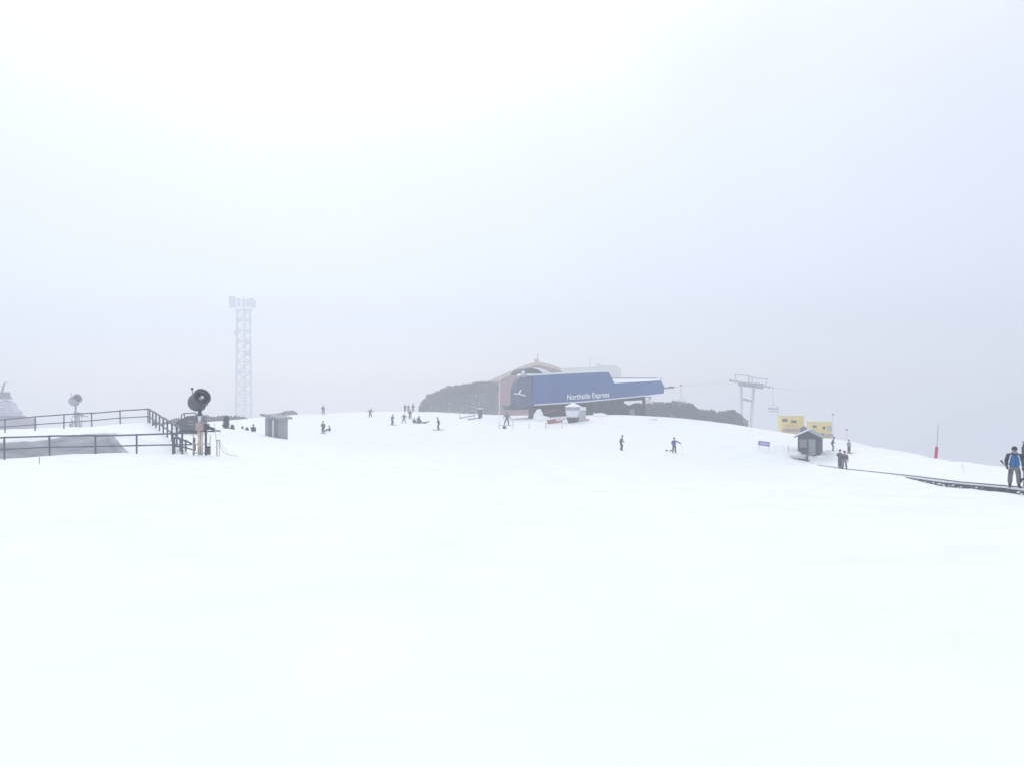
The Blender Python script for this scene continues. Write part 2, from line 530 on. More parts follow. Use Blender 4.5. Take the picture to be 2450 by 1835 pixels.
# ---------------------------------------------------------------- snow gun
def snow_gun():
    t = thing('snow_gun', 'dark fan snow gun on a cream pipe stand right of the front railing', 'snow gun', hit(478, 1089, 46), 0, 'fan snow guns')
    # local units metres, x right, y away; head centre at z 2.97
    s = 46 / F
    def L(px, py, y=0.0):
        return Vector(((px - 478) * s, y, (1089 - py) * s))
    head = L(475, 965)
    axis = Vector((0.62, -0.62, 0.42)).normalized()        # barrel points right, up and towards the camera
    q = Vector((0, 0, 1)).rotation_difference(axis).to_matrix().to_4x4()
    M = Matrix.Translation(head) @ q
    part('barrel', GUNM, t, lambda bm: lathe(bm, [(0.30, -0.52), (0.42, -0.46), (0.49, -0.25), (0.48, 0.0), (0.43, 0.30), (0.41, 0.44), (0.36, 0.44), (0.37, 0.1), (0.3, -0.3)], M, 24, closed=True), True)
    part('inlet_grille', DARK, t, lambda bm: lathe(bm, [(0.02, -0.56), (0.34, -0.50), (0.34, -0.46), (0.02, -0.46)], M, 20), False)
    part('nozzle_ring', DARK, t, lambda bm: lathe(bm, [(0.40, 0.40), (0.47, 0.42), (0.47, 0.54), (0.39, 0.54)], M, 24, closed=True), True)
    def fan(bm):
        lathe(bm, [(0.02, 0.32), (0.11, 0.30), (0.12, 0.0), (0.02, 0.0)], M, 14)
        for k in range(7):
            a = 2 * math.pi * k / 7
            p = [M @ Vector((0.1 * math.cos(a), 0.1 * math.sin(a), 0.1)), M @ Vector((0.35 * math.cos(a - .2), 0.35 * math.sin(a - .2), 0.05)),
                 M @ Vector((0.35 * math.cos(a + .2), 0.35 * math.sin(a + .2), 0.17)), M @ Vector((0.1 * math.cos(a + .4), 0.1 * math.sin(a + .4), 0.2))]
            prism(bm, p, axis * 0.012)
    part('fan', STEEL, t, fan)
    part('motor_highlight_plate', WHITEP, t, lambda bm: box(bm, M @ Vector((0.02, 0.08, 0.36)), (0.16, 0.05, 0.14), rz=0.5))
    def yoke(bm):
        pts = [L(490, 968, -0.1), L(492, 978, -0.1), L(488, 984, -0.05), L(478, 988), L(468, 984, 0.1), L(461, 976, 0.2), L(460, 966, .25)]
        path(bm, pts, 0.035, 8)
    part('yoke', GUNM, t, yoke, True)
    def hoses(bm):
        path(bm, [L(496, 962, -.2), L(498, 970, -.2), L(499.5, 977, -.2)], 0.018)
        path(bm, [L(494, 960, -.2), L(497, 974, -.2)], 0.014)
    part('hose', BLACK, t, hoses, True)
    def ant(bm):
        tube(bm, L(463, 956), L(460.5, 940), 0.022, n=8)
        ball(bm, L(460.3, 938), 0.075, seg=10)
    part('weather_probe', DARK, t, ant, True)
    part('slew_neck', DARK, t, lambda bm: (tube(bm, L(478, 988), L(478, 999), 0.10, 0.08, 12), tube(bm, L(478, 994), L(478, 996), 0.15, n=12)), True)
    part('pole_head', WHITEP, t, lambda bm: tube(bm, L(478, 999), L(477, 1014), 0.085, 0.07, 12), True)
    part('pole', CREAM, t, lambda bm: tube(bm, L(477, 1014), L(477, 1094), 0.09, n=12), True)
    part('control_box', mat('pinkish_box', (0.40, 0.30, 0.29), 0.6, 0.2, 4), t, lambda bm: box(bm, L(480, 1023, -0.06), (0.42, 0.3, 0.42), bev=0.02))
    part('motor_box', GUNM, t, lambda bm: box(bm, L(492, 1024, 0.05), (0.26, 0.3, 0.34), bev=0.02))
    part('water_pipe', GUNM, t, lambda bm: tube(bm, L(491.5, 1030, 0.02), L(491.5, 1092, 0.02), 0.062, n=12), True)
    part('hydrant_pipe', CREAM, t, lambda bm: tube(bm, L(484.5, 1034, -0.1), L(484.5, 1092, -0.1), 0.055, n=12), True)
    part('valve_column', RUST, t, lambda bm: (tube(bm, L(466, 1048, -.05), L(466, 1060, -.05), 0.07, n=10), tube(bm, L(467, 1063, -.05), L(467, 1078, -.05), 0.065, n=10), tube(bm, L(466, 1060, -.05), L(466, 1092, -.05), 0.03, n=8)), True)
    part('frame_post', CREAM, t, lambda bm: tube(bm, L(462, 1040, .1), L(461, 1092, .1), 0.03, n=8), True)
    part('frame_post', CREAM, t, lambda bm: tube(bm, L(500, 1045, .1), L(500, 1092, .1), 0.028, n=8), True)
    part('cross_pipe', CREAM, t, lambda bm: (tube(bm, L(460, 1064, 0), L(502, 1062, 0), 0.035, n=8), tube(bm, L(461, 1083, 0), L(500, 1083, 0), 0.03, n=8)), True)
    part('hydrant_cabinet', GUNM, t, lambda bm: box(bm, L(497, 1077, 0), (0.2, 0.25, 0.46), bev=0.02))
    part('support_arm', GUNM, t, lambda bm: (tube(bm, L(464, 1034.5, 0), L(512, 1034, 0), 0.04, n=8), box(bm, L(503, 1028, 0.1), (0.34, 0.2, 0.16), rz=0.2, ry=0.35, bev=0.02)), False)
    part('hanging_tag', STEEL, t, lambda bm: box(bm, L(519, 1033, 0), (0.30, 0.04, 0.11), ry=0.1))
    return t
gun = snow_gun()
far_gun = dup(gun, hit(181, 1027, 135), 0.35, 'distant pale snow gun standing behind the back railing', 'fan snow guns', 1.25)

FOGPALE = mat('fog_paled_metal', (0.33, 0.35, 0.40), .8, .15, 4)  # pale grey painted over the far gun to imitate thicker fog
for c in far_gun.children:
    c.material_slots[0].link = 'OBJECT'
    c.material_slots[0].material = FOGPALE
# marker posts with rope beside the gun
g = hit(522, 1090, 46)
s_ = 46 / F
t = thing('rope_post', 'thin grey twin post with a sagging rope just right of the snow gun', 'post', g)
part('post', TIMB, t, lambda bm: tube(bm, (-0.07, 0, -0.3), (-0.07, 0, 0.92), 0.028, n=8))
part('post', TIMBL, t, lambda bm: tube(bm, (0.06, 0, -0.3), (0.06, 0, 0.92), 0.022, n=8))
part('cross_bar', TIMB, t, lambda bm: tube(bm, (-0.11, 0, 0.88), (0.12, 0, 0.88), 0.022, n=6))
part('wire', TIMB, t, lambda bm: path(bm, [(-0.12, 0, 0.9), (-0.16, 0, 1.5), (-0.24, .05, 1.85)], 0.01))
def rp(bm):
    p = [Vector((0.06, 0, 0.85)), Vector((0.18, -.1, 0.5)), Vector((0.38, -.2, 0.22)), Vector((0.72, -.3, 0.08)), Vector((1.25, -.4, 0.03))]
    path(bm, p, 0.013)
    path(bm, [Vector((0.08, 0, 0.9)), Vector((0.3, 0, 0.5)), Vector((0.62, 0, .12))], 0.008)
part('rope', TIMBL, t, rp)

t = thing('marker_stake', 'short bent dark stake poking out of the snow below the front railing', 'stake', hit(93, 1110, 36))
part('stake', DARK, t, lambda bm: path(bm, [(0, 0, -0.2), (0.02, 0, 0.12), (0.035, 0, 0.32)], 0.014))

# machine behind the gun
def machine():
    Y = 72
    s = Y / F
    t = thing('snow_machine', 'dark grey machine with a tubular frame parked behind the snow gun', 'machine', P(440, 1027, Y))
    def L(px, py, y=0.0): return Vector(((px - 440) * s, y, (1027 - py) * s))
    def body(bm):
        prism(bm, [L(418, 1024), L(436, 1029), L(470, 1028), L(474, 1020), L(473, 1000), L(466, 994), L(444, 995), L(436, 1003), L(420, 1008)], (0, 2.2, 0))
        bmesh.ops.bevel(bm, geom=bm.edges[:], offset=0.08, segments=2, affect='EDGES')
    part('body', GUNM, t, body)
    part('side_window', STEEL, t, lambda bm: (box(bm, L(457, 1007, -0.02), (0.45, 0.04, 0.09)), box(bm, L(456, 1014, -0.02), (0.5, 0.04, 0.08))))
    part('roll_frame', GUNM, t, lambda bm: (path(bm, [L(434, 1016), L(434, 992), L(440, 989), L(468, 987), L(472, 996)], 0.05, 8), path(bm, [L(440, 1016, .1), L(440, 990, .1)], 0.05, 8)), True)
    part('track', BLACK, t, lambda bm: box(bm, L(448, 1029, 1.1), (1.7, 2.0, 0.45), bev=0.15))
    part('snow_load', SNOWCAP, t, lambda bm: (prism(bm, [L(408, 1017), L(424, 1014.5), L(438, 1020), L(440, 1030), L(420, 1032), L(411, 1025)], (0, 1.6, 0)), bmesh.ops.bevel(bm, geom=bm.edges[:], offset=0.12, segments=3, affect='EDGES')), True)
machine()

# small dark plant/gear heap and twigs on the slope
def leaf_blob(bm, pts, size, rnd):
    for p in pts:
        n_ = Vector((rnd.gauss(0, 1), rnd.gauss(0, 1), rnd.gauss(0, 1))).normalized()
        a, b, d = frame(n_)
        s = size * rnd.uniform(.6, 1.3)
        ang = rnd.uniform(0, 6.28)
        u = a * math.cos(ang) + b * math.sin(ang); v = b * math.cos(ang) - a * math.sin(ang)
        vs_ = [bm.verts.new(p + u * s * 0.9), bm.verts.new(p + v * s * 0.45), bm.verts.new(p - u * s * 0.9), bm.verts.new(p - v * s * 0.45)]
        bm.faces.new(vs_)

def shrub(px, py, guess, wpx, hpx, label, name='shrub', seed=1, lean=0.0, n=420, size=0.14):
    base = hit(px, py, guess)
    s = base.y / F
    W, H = wpx * s, hpx * s
    rnd = random.Random(seed)
    t = thing(name, label, 'shrub', base)
    def stems(bm):
        for k in range(6):
            a = rnd.uniform(0, 6.28)
            path(bm, [Vector((rnd.uniform(-.1, .1), 0, -0.15)), Vector((math.cos(a) * W * .2, math.sin(a) * W * .15, H * .45)), Vector((math.cos(a) * W * .28 + lean, math.sin(a) * W * .2, H * .85))], 0.025, 5)
    part('stem', BARK, t, stems)
    def leaves(bm):
        pts = []
        while len(pts) < n:
            z = rnd.random()
            k = (1.0 - 0.62 * z) * (0.7 + 0.3 * math.sin(11 * z + seed) * math.cos(3 * rnd.random()))
            a = rnd.uniform(0, 6.28); r = math.sqrt(rnd.random())
            pts.append(Vector((math.cos(a) * r * W * .5 * k + lean * z, math.sin(a) * r * W * .4 * k, z * H)))
        leaf_blob(bm, pts, size, rnd)
    part('foliage', LEAF, t, leaves)
shrub(541, 1028, 86, 27, 33, 'dark pointed bush on the snow between the snow gun and the timber hut', seed=3, n=420, size=0.17)
shrub(556, 1028, 86, 16, 12, 'low dark twigs at the right foot of the pointed bush', 'shrub', seed=5, n=110)
shrub(580, 1025, 85, 8, 6, 'tiny pale twig tuft halfway from the bush to the seated person', 'shrub', seed=6, n=40)
shrub(591, 1029, 84, 11, 7, 'tiny dark twig tuft just left of the seated person near the timber hut', 'shrub', seed=7, n=80)
shrub(372, 1012, 90, 24, 9, 'low dark scrub showing through the side railing of the terrace', 'shrub', seed=8, n=160)

# ---------------------------------------------------------------- thickets
def thicket(label, outline, base_py, Y, depth, n, size, seed):
    """outline: (px, py) of the crown tops, at distance Y"""
    rnd = random.Random(seed)
    bm = bmesh.new()
    xs = [o_[0] for o_ in outline]; ys = [o_[1] for o_ in outline]
    s = Y / F
    # crowns: overlapping ellipsoids of leaves on crooked trunks
    crowns = []
    px = xs[0]
    L_ = xs[-1] - xs[0]
    step = max(5.0, 1.0 / s)
    rowsN = 3
    for row in range(rowsN):
        px = xs[0] + 2 + row * step * .4
        while px < xs[-1] - 1:
            top = np.interp(px, xs, ys) + rnd.uniform(-3.0, 3.5) + (0 if row else 1.5)
            yy = Y + depth * row / rowsN + rnd.uniform(-.4, .4)
            tp = P(px, top, yy)
            g_ = min(P(px, base_py, yy).z, gz(tp.x, yy) + 0.2) if row else P(px, base_py, yy).z
            Hh = tp.z - g_
            rx = step * s * rnd.uniform(.75, 1.05)
            crowns.append((tp, Hh, rx, g_))
            px += step * rnd.uniform(.6, .95)
    per = max(20, n // len(crowns))
    for tp, Hh, rx, g_ in crowns:
        rz = min(Hh * .55, 1.5)
        c = Vector((tp.x, tp.y, tp.z - rz))
        pts = []
        for k in range(per):
            while True:
                v = Vector((rnd.uniform(-1, 1), rnd.uniform(-1, 1), rnd.uniform(-1, 1)))
                if v.length < 1:
                    break
            v = v.normalized() * (v.length ** 0.45)
            pts.append(c + Vector((v.x * rx, v.y * rx, v.z * rz)))
        for k in range(per // 2):
            pts.append(Vector((tp.x + rnd.uniform(-rx, rx), tp.y + rnd.uniform(-rx, rx), g_ + rnd.random() ** .8 * Hh * .7)))
        leaf_blob(bm, pts, size, rnd)
        for k in range(2):
            b = Vector((tp.x + rnd.uniform(-.4, .4), tp.y, g_ - 0.6))
            path(bm, [b, b + Vector((rnd.uniform(-.3, .3), 0, Hh * .5)), c + Vector((rnd.uniform(-.4, .4), 0, 0))], 0.06, 5)
    o = obj('snow_gum_thicket', bm, LEAF)
    o['kind'] = 'stuff'; o['label'] = label; o['category'] = 'thicket'
    return o
thicket('grey green thicket of low snow gums left of the lift station',
        [(1008, 972), (1016, 955), (1026, 943), (1045, 937), (1058, 930), (1070, 925), (1090, 923), (1110, 921), (1136, 916), (1166, 913), (1190, 917)], 986, 225, 8, 22000, 0.26, 21)
thicket('dark thicket of snow gums between the lift station and the lift pylon',
        [(1540, 968), (1560, 962), (1590, 962), (1612, 960), (1641, 961), (1655, 964), (1668, 975), (1681, 981), (1704, 980), (1712, 985), (1729, 983), (1755, 982), (1765, 988), (1774, 995)], 1021, 185, 6, 22000, 0.24, 22)
thicket('pale far line of trees behind the snow gun and the pointed bush',
        [(392, 1008), (410, 1005), (430, 1000), (452, 996), (480, 990), (497, 993), (512, 996), (540, 994), (560, 995), (580, 997), (597, 1004)], 1016, 170, 8, 12000, 0.26, 23)
thicket('very faint wedge of trees above the timber hut',
        [(640, 1000), (660, 990), (680, 984), (700, 980), (708, 990)], 1000, 205, 6, 4000, 0.3, 24)

# ---------------------------------------------------------------- radio tower
PALE_STEEL = mat('pale_galvanised', (0.50, 0.53, 0.57), .6, .1, 2)
def radio_tower():
    Y = 470.0
    s = Y / F
    base = Vector(((583 - HX) * s, Y, gz((583 - HX) * s, Y)))
    t = thing('radio_tower', 'tall pale lattice tower with antennas fading into the fog', 'tower', base, 0.25)
    top = -(742 - HY) * s - base.z            # platform height above the base
    wid0, wid1 = 9.2, 7.0
    def half(z): return (wid0 + (wid1 - wid0) * min(1, z / top)) / 2
    cs = [(-1, -1), (1, -1), (1, 1), (-1, 1)]
    for cx, cy_ in cs:
        part('leg', PALE_STEEL, t, lambda bm: tube(bm, (cx * half(0), cy_ * half(0), -1), (cx * half(top), cy_ * half(top), top), 0.36, n=8))
    nb = 14
    zs = [top * k / nb for k in range(nb + 1)]
    for k in range(4):
        a, b = cs[k], cs[(k + 1) % 4]
        def br(bm):
            for z0, z1 in zip(zs[:-1], zs[1:]):
                h0, h1 = half(z0), half(z1)
                tube(bm, (a[0] * h0, a[1] * h0, z0), (b[0] * h1, b[1] * h1, z1), 0.2, n=5)
                tube(bm, (b[0] * h0, b[1] * h0, z0), (a[0] * h1, a[1] * h1, z1), 0.2, n=5)
                tube(bm, (a[0] * h1, a[1] * h1, z1), (b[0] * h1, b[1] * h1, z1), 0.26, n=5)
        part('bracing', PALE_STEEL, t, br)
    part('cable_ladder', PALE_STEEL, t, lambda bm: box(bm, (0.5, -0.6, top / 2), (0.9, 0.25, top)))
    q = Y / 300.0
    part('platform', PALE_STEEL, t, lambda bm: box(bm, (0, 0, top + 0.1), (6.2 * q, 6.2 * q, 0.4)))
    part('platform', PALE_STEEL, t, lambda bm: box(bm, (0, 0, top * .93), (5.6 * q, 5.6 * q, 0.35)))
    part('upper_mast', PALE_STEEL, t, lambda bm: tube(bm, (0, 0, top), (0, 0, top + 5.0 * q), .3, n=6))
    for k, (x, y, z, w_, h_) in enumerate([(-4.4, -1.5, 2.7, 1.3, 4.4), (-3.2, -2.6, 2.6, 1.4, 4.0), (-1.6, -2.8, 2.4, 1.2, 3.2), (0.2, -2.8, 2.2, 1.2, 2.8), (1.6, -2.6, 2.4, 1.1, 3.0), (2.9, -2.2, 2.5, 1.4, 3.6), (3.8, 0, 2.3, 1.1, 2.9), (-3.6, 2, 2.4, 1.1, 3.0)]):
        part('antenna_panel', PALE_STEEL, t, lambda bm: (box(bm, (x * q, y * q, top + z * q), (w_ * q, .6, h_ * q), bev=.1), tube(bm, (x * q, y * q + .2, top + z * q), (x * .5 * q, y * .6 * q, top + z * q), .1, n=5)))
    for z, x in ((top * .84, -2.4), (top * .78, 1.4), (top * .70, 1.6), (top * .58, -1.0)):
        part('dish_antenna', PALE_STEEL, t, lambda bm: lathe(bm, [(0.2, 0.7), (1.6, 0.0), (1.5, -0.15), (.2, .4)], Matrix.Translation((x * q, -2.8 * q, z)) @ Matrix.Rotation(R(90), 4, 'X'), 16), True)
    for z in (1.0, 3.6):
        part('cross_arm', PALE_STEEL, t, lambda bm: tube(bm, (-4.6 * q, -2 * q, top + z * q), (4.0 * q, -2 * q, top + z * q), .16, n=6))
radio_tower()

# ---------------------------------------------------------------- building behind the station
def back_building():
    Y = 270.0
    t = thing('lodge_building', 'faint red brown gabled building behind the blue lift station', 'building', P(1260, 985, Y))
    o0 = P(1260, 985, Y)
    def L(px, py, y=0.0): return P(px, py, Y) - o0 + Vector((0, y, 0))
    part('wall', BRICK, t, lambda bm: prism(bm, [L(1162, 1070), L(1162, 922), L(1258, 880), L(1286, 873), L(1330, 884), L(1345, 890), L(1345, 1070)], (0, 14, 0)))
    part('roof', TANR, t, lambda bm: prism(bm, [L(1158, 917, -.8), L(1200, 897, -.8), L(1257, 873, -.8), L(1286, 866, -.8), L(1310, 870, -.8), L(1340, 880, -.8), L(1344, 889, -.8),
                                               L(1330, 884, -.8), L(1286, 873.5, -.8), L(1258, 881, -.8), L(1160, 925, -.8)], (0, 16, 0)))
    W = lambda px, py, y=0.0: P(px, py, 460.0) - o0 + Vector((0, y, 0))
    part('wing', GREENY, t, lambda bm: prism(bm, [W(1325, 1150), W(1325, 882), W(1420, 878), W(1440, 874), W(1474, 875), W(1486, 883), W(1487, 1150)], (0, 12, 0)))
    part('chimney', GREENY, t, lambda bm: box(bm, W(1433, 877, 2), (1.8,1.8,3.4)))
    part('mast', STEEL, t, lambda bm: tube(bm, W(1413, 885, 2), W(1413, 855, 2), 0.2, n=8))
    part('mast', STEEL, t, lambda bm: tube(bm, L(1286, 868, 2), L(1287, 845, 2), 0.14, n=8))
    part('finial', TANR, t, lambda bm: box(bm, L(1284, 863, 1), (1.5, 1.5, .9)))
    part('cladding_strip', TIMBL, t, lambda bm: [box(bm, L(px, 950, -0.08), (0.16, 0.12, 5.5)) for px in (1172, 1180, 1186, 1192)])
    part('window', GLASS, t, lambda bm: box(bm, L(1155 + 14, 948, -.05), (.7, .1, 1.3)))
back_building()

# ---------------------------------------------------------------- chairlift station
YAW = 0.40
def SP(px, py, off=0.0):
    """point on the station's long front face (vertical plane turned away to the right); off = metres behind it"""
    k = (px - HX) / F
    n_ = Vector((-YAW, 1, 0)).normalized()
    Y0 = 133 - YAW * 4.5 + off / n_.y
    Y = Y0 / (1 - YAW * k)
    return P(px, py, Y)
SN = Vector((-YAW, 1, 0)).normalized()       # into the building
SU = Vector((1, YAW, 0)).normalized()        # along the face
def station():
    base = SP(1400, 1004); base.z = gz(base.x, base.y)
    t = thing('chairlift_station', 'blue chairlift station canopy with white lettering on the crest', 'lift station', base)
    o = base
    def S(px, py, off=0.0): return SP(px, py, off) - o
    W_ = 6.0
    part('canopy', BLUEP, t, lambda bm: prism(bm, [S(1273, 968.5), S(1276, 900), S(1457, 891.5), S(1470, 917), S(1470, 954)], SN * W_))
    part('canopy_extension', BLUEP, t, lambda bm: prism(bm, [S(1470.3, 953.8, .03), S(1470.3, 917, .03), S(1581, 910.5, .03), S(1589.5, 924.5, .03), S(1588, 941, .03), S(1543, 946, .03)], SN * (W_ - .06)))
    # panel joints
    for px in (1320, 1367, 1414):
        part('panel_joint', BLUEN, t, lambda bm: tube(bm, S(px, 966 - (px - 1273) * 0.074, -0.012), S(px, 900 - (px - 1273) * 0.046, -0.012), 0.022, n=4))
    part('panel_joint', BLUEN, t, lambda bm: tube(bm, S(1452, 893, -.01), S(1466, 920, -.01), .03, n=4))
    part('panel_joint', BLUEN, t, lambda bm: tube(bm, S(1577, 911, .01), S(1584, 941, .01), .03, n=4))
    for k in range(14):
        px = 1284 + k * 13.2
        part('cladding_seam', BLUEN, t, lambda bm: tube(bm, S(px, 965.5 - (px - 1273) * 0.074, -0.004), S(px, 900.5 - (px - 1273) * 0.046, -0.004), 0.012, n=4))
    # rounded nose
    def nose(bm):
        rings = []
        #        bottom ring, middle ring, shoulder ring, top ring ; plan points front -> nose -> back
        plan = [(1272.6, 0.0), (1252, 0.55), (1232, 1.6), (1221, 3.0), (1221, 4.5), (1236, 5.6), (1262, 6.0)]
        for py, inset, drop in ((977, 0.10, 0), (968, 0.0, 0), (936, 0.0, 0), (915, 0.12, 0), (902, 0.30, 0), (895, 0.55, 0)):
            ring = []
            for i, (px, off) in enumerate(plan):
                cx = 1273.0
                k = 1 - inset * (0 if i in (0, 6) else 1)
                pxx = cx + (px - cx) * k
                offx = 3.0 + (off - 3.0) * (1 if i in (0, 6) else (1 - inset * .5))
                yy = py
                if i in (0, 6):
                    yy = {977: 968.5, 968: 965, 936: 936, 915: 918, 902: 906, 895: 900}[py]
                p = S(pxx, HY, offx)
                q = S(1273, yy, 0)
                p.z = q.z
                ring.append(bm.verts.new(p))
            rings.append(ring)
        for A, B in zip(rings[:-1], rings[1:]):
            for i in range(len(A) - 1):
                bm.faces.new((A[i], A[i + 1], B[i + 1], B[i]))
        bm.faces.new(rings[0]); bm.faces.new(rings[-1][::-1])
        bm.faces.new([r[0] for r in rings] + [r[-1] for r in rings[::-1]])
    part('canopy_nose', BLUEN, t, nose)
    part('nose_skirt', UNDER, t, lambda bm: prism(bm, [S(1222, 981, 1.8), S(1216, 971, 1.8), S(1266, 967, 1.8), S(1267, 978, 1.8)], SN * 3))
    # snow on the roofs
    def rs(bm):
        prism(bm, [S(1262, 899.5, .35), S(1268, 894, .35), S(1300, 894.5, .35), S(1380, 890.5, .35), S(1440, 887.5, .35), S(1456, 889.5, .35), S(1456.5, 891.3, .35), S(1276, 899.8, .35)], SN * (W_ - .8))
        bmesh.ops.bevel(bm, geom=bm.edges[:], offset=0.08, segments=2, affect='EDGES')
    part('roof_snow', SNOWCAP, t, rs, True)
    def rs2(bm):
        a, b = S(1469.5, 916.7, .15), S(1579, 910.3, .15)
        ri, rj = S(1463.5, 905.5, 3.0), S(1573, 905.8, 3.0)
        c, d = a + SN * 5.6, b + SN * 5.6
        v = [bm.verts.new(p) for p in (a, b, rj, ri, c, d)]
        bm.faces.new((v[0], v[1], v[2], v[3])); bm.faces.new((v[3], v[2], v[5], v[4]))
        bm.faces.new((v[0], v[3], v[4])); bm.faces.new((v[1], v[5], v[2])); bm.faces.new((v[0], v[4], v[5], v[1]))
    part('roof_snow', SNOWCAP, t, rs2)
    part('ridge_edge', BLUEN, t, lambda bm: (tube(bm, S(1463.5, 905, 3.0), S(1573, 905.4, 3.0), .09, n=6), tube(bm, S(1581, 903, 2.0), S(1581.5, 910, .2), .06, n=6)))
    # white strip under the canopy
    part('trim_strip', WHITEP, t, lambda bm: prism(bm, [S(1278, 967.2, -.06), S(1278, 970, -.06), S(1400, 962.3, -.06), S(1545, 947.8, -.06), S(1545, 945.3, -.06), S(1400, 959.2, -.06)], SN * .055))
    # arched bullwheel housing on the roof at the back
    def arch(bm):
        pts = []
        for k in range(13):
            a = math.pi * k / 12
            pts.append(S(1270 - 27 * math.cos(a), 897 - 15.5 * math.sin(a), 6.3))
        prism(bm, pts, SN * 4)
    part('bullwheel_housing', UNDER, t, arch)
    part('housing_snow', SNOWCAP, t, lambda bm: prism(bm, [S(1284, 882.5, 6.1), S(1289, 880.5, 6.1), S(1303, 885, 6.1), S(1315, 889.5, 6.1), S(1318, 893, 6.1), S(1300, 892.5, 6.1)], SN * 4.6))
    part('housing_lamp', WHITEP, t, lambda bm: ball(bm, S(1252, 891, 5.9), .28, 1.3, .6, .8))
    # lettering
    cu = bpy.data.curves.new('lettering', 'FONT')
    cu.body = 'Northside Express'
    cu.size = 1.0; cu.extrude = 0.012; cu.offset = 0.016
    tmp = bpy.data.objects.new('lettering_source', cu)
    C.objects.link(tmp)
    bpy.context.view_layer.update()
    dg = bpy.context.evaluated_depsgraph_get()
    me = bpy.data.meshes.new_from_object(tmp.evaluated_get(dg))
    bpy.data.objects.remove(tmp); bpy.data.curves.remove(cu)
    xs = [v.co.x for v in me.vertices]; x0, x1 = min(xs), max(xs)
    p0, p1 = S(1357, 956.2, -.05), S(1457.5, 949.2, -.05)
    L_ = (p1 - p0).length
    ux = (p1 - p0).normalized()
    uy = Vector((0, 0, 1))
    k = L_ / (x1 - x0)
    kz = k * 1.22
    for v in me.vertices:
        c = v.co
        v.co = p0 + ux * ((c.x - x0) * k) + uy * (c.y * kz) - SN * (c.z + .012)
    me.materials.append(mat('white_letters', (0.86, 0.88, 0.9), .5, 0, 1))
    me.name = 'lettering'
    lo = bpy.data.objects.new('lettering', me); C.objects.link(lo); lo.parent = t
    lo['label'] = 'white lettering reading Northside Express'
    # white emblem on the nose
    def emb(bm):
        def E(px, py):
            k_ = (1273 - px) / 41.0
            return S(px, py, 0.25 + 1.3 * k_ ** 1.4 - .45)
        prism(bm, [E(1231, 940), E(1243, 941.5), E(1243, 944), E(1231.5, 943)], SN * .2)
        prism(bm, [E(1243, 941.5), E(1258, 945), E(1257.5, 947), E(1243, 944)], SN * .2)
        prism(bm, [E(1240.5, 941.2), E(1243.5, 941.5), E(1248.5, 932), E(1246, 932)], SN * .2)
    part('emblem', WHITEP, t, emb)
    # rope boom at the right end
    part('rope_guide', GUNM, t, lambda bm: (tube(bm, S(1588, 929, 2.5), S(1609, 927, 2.5), .12, n=8), box(bm, S(1606, 926.8, 2.5), (1.0, .4, .34), bev=.05)))
    # supports and rooms under the canopy
    def col(px, py0, py1, wpx, off, m, foot=True):
        a = S(px, py0, off); b = S(px, py1, off); b.z -= 1.2
        w2 = wpx * 136 / F
        def f(bm):
            box(bm, (a + b) / 2, (w2, w2 * .8, (a - b).length), rz=math.atan(YAW))
            if foot:
                c = S(px, py1 - 4, off)
                box(bm, c - Vector((0, 0, .35)), (w2 * 2.1, w2 * 1.8, 1.3), rz=math.atan(YAW), taper=.5)
        part('support_column', m, t, f)
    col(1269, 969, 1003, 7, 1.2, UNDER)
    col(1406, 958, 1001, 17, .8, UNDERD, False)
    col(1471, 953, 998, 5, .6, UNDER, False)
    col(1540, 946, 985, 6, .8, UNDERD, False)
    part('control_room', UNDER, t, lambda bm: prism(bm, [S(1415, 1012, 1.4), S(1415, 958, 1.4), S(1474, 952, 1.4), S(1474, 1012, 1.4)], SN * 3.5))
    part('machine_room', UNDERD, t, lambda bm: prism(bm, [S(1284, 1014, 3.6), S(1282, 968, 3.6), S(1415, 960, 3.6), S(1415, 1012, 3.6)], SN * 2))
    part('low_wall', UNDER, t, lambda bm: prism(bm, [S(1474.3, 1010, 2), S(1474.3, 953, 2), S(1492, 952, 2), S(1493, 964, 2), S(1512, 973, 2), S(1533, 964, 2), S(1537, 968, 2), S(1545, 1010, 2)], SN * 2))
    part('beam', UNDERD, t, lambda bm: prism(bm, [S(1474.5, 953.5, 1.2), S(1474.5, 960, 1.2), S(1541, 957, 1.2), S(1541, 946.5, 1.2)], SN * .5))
    part('window', mat('pale_window', (.35, .38, .42), .3, .1, 2), t, lambda bm: box(bm, S(1512, 985, 1.9), (.95, .1, 1.0), rz=math.atan(YAW)))
    part('drive_machinery', REDM, t, lambda bm: (box(bm, S(1317, 982, 3.2), (2.6, .6, .5), rz=.4, ry=-.12, bev=.05), box(bm, S(1302, 987, 3.0), (2.0, .6, .35), rz=.4, bev=.05), tube(bm, S(1338, 979, 3.2), S(1360, 989, 3.2), .12, n=8)))
    part('gantry_bracket', WHITEP, t, lambda bm: (box(bm, S(1547, 950, 1.5), (.7, .5, .3), rz=.4), box(bm, S(1550, 960, 1.5), (1.2, .5, .5), rz=.4), box(bm, S(1555, 955, 1.5), (.3, .4, 1.0), rz=.4, ry=.4)))
    return t
station()

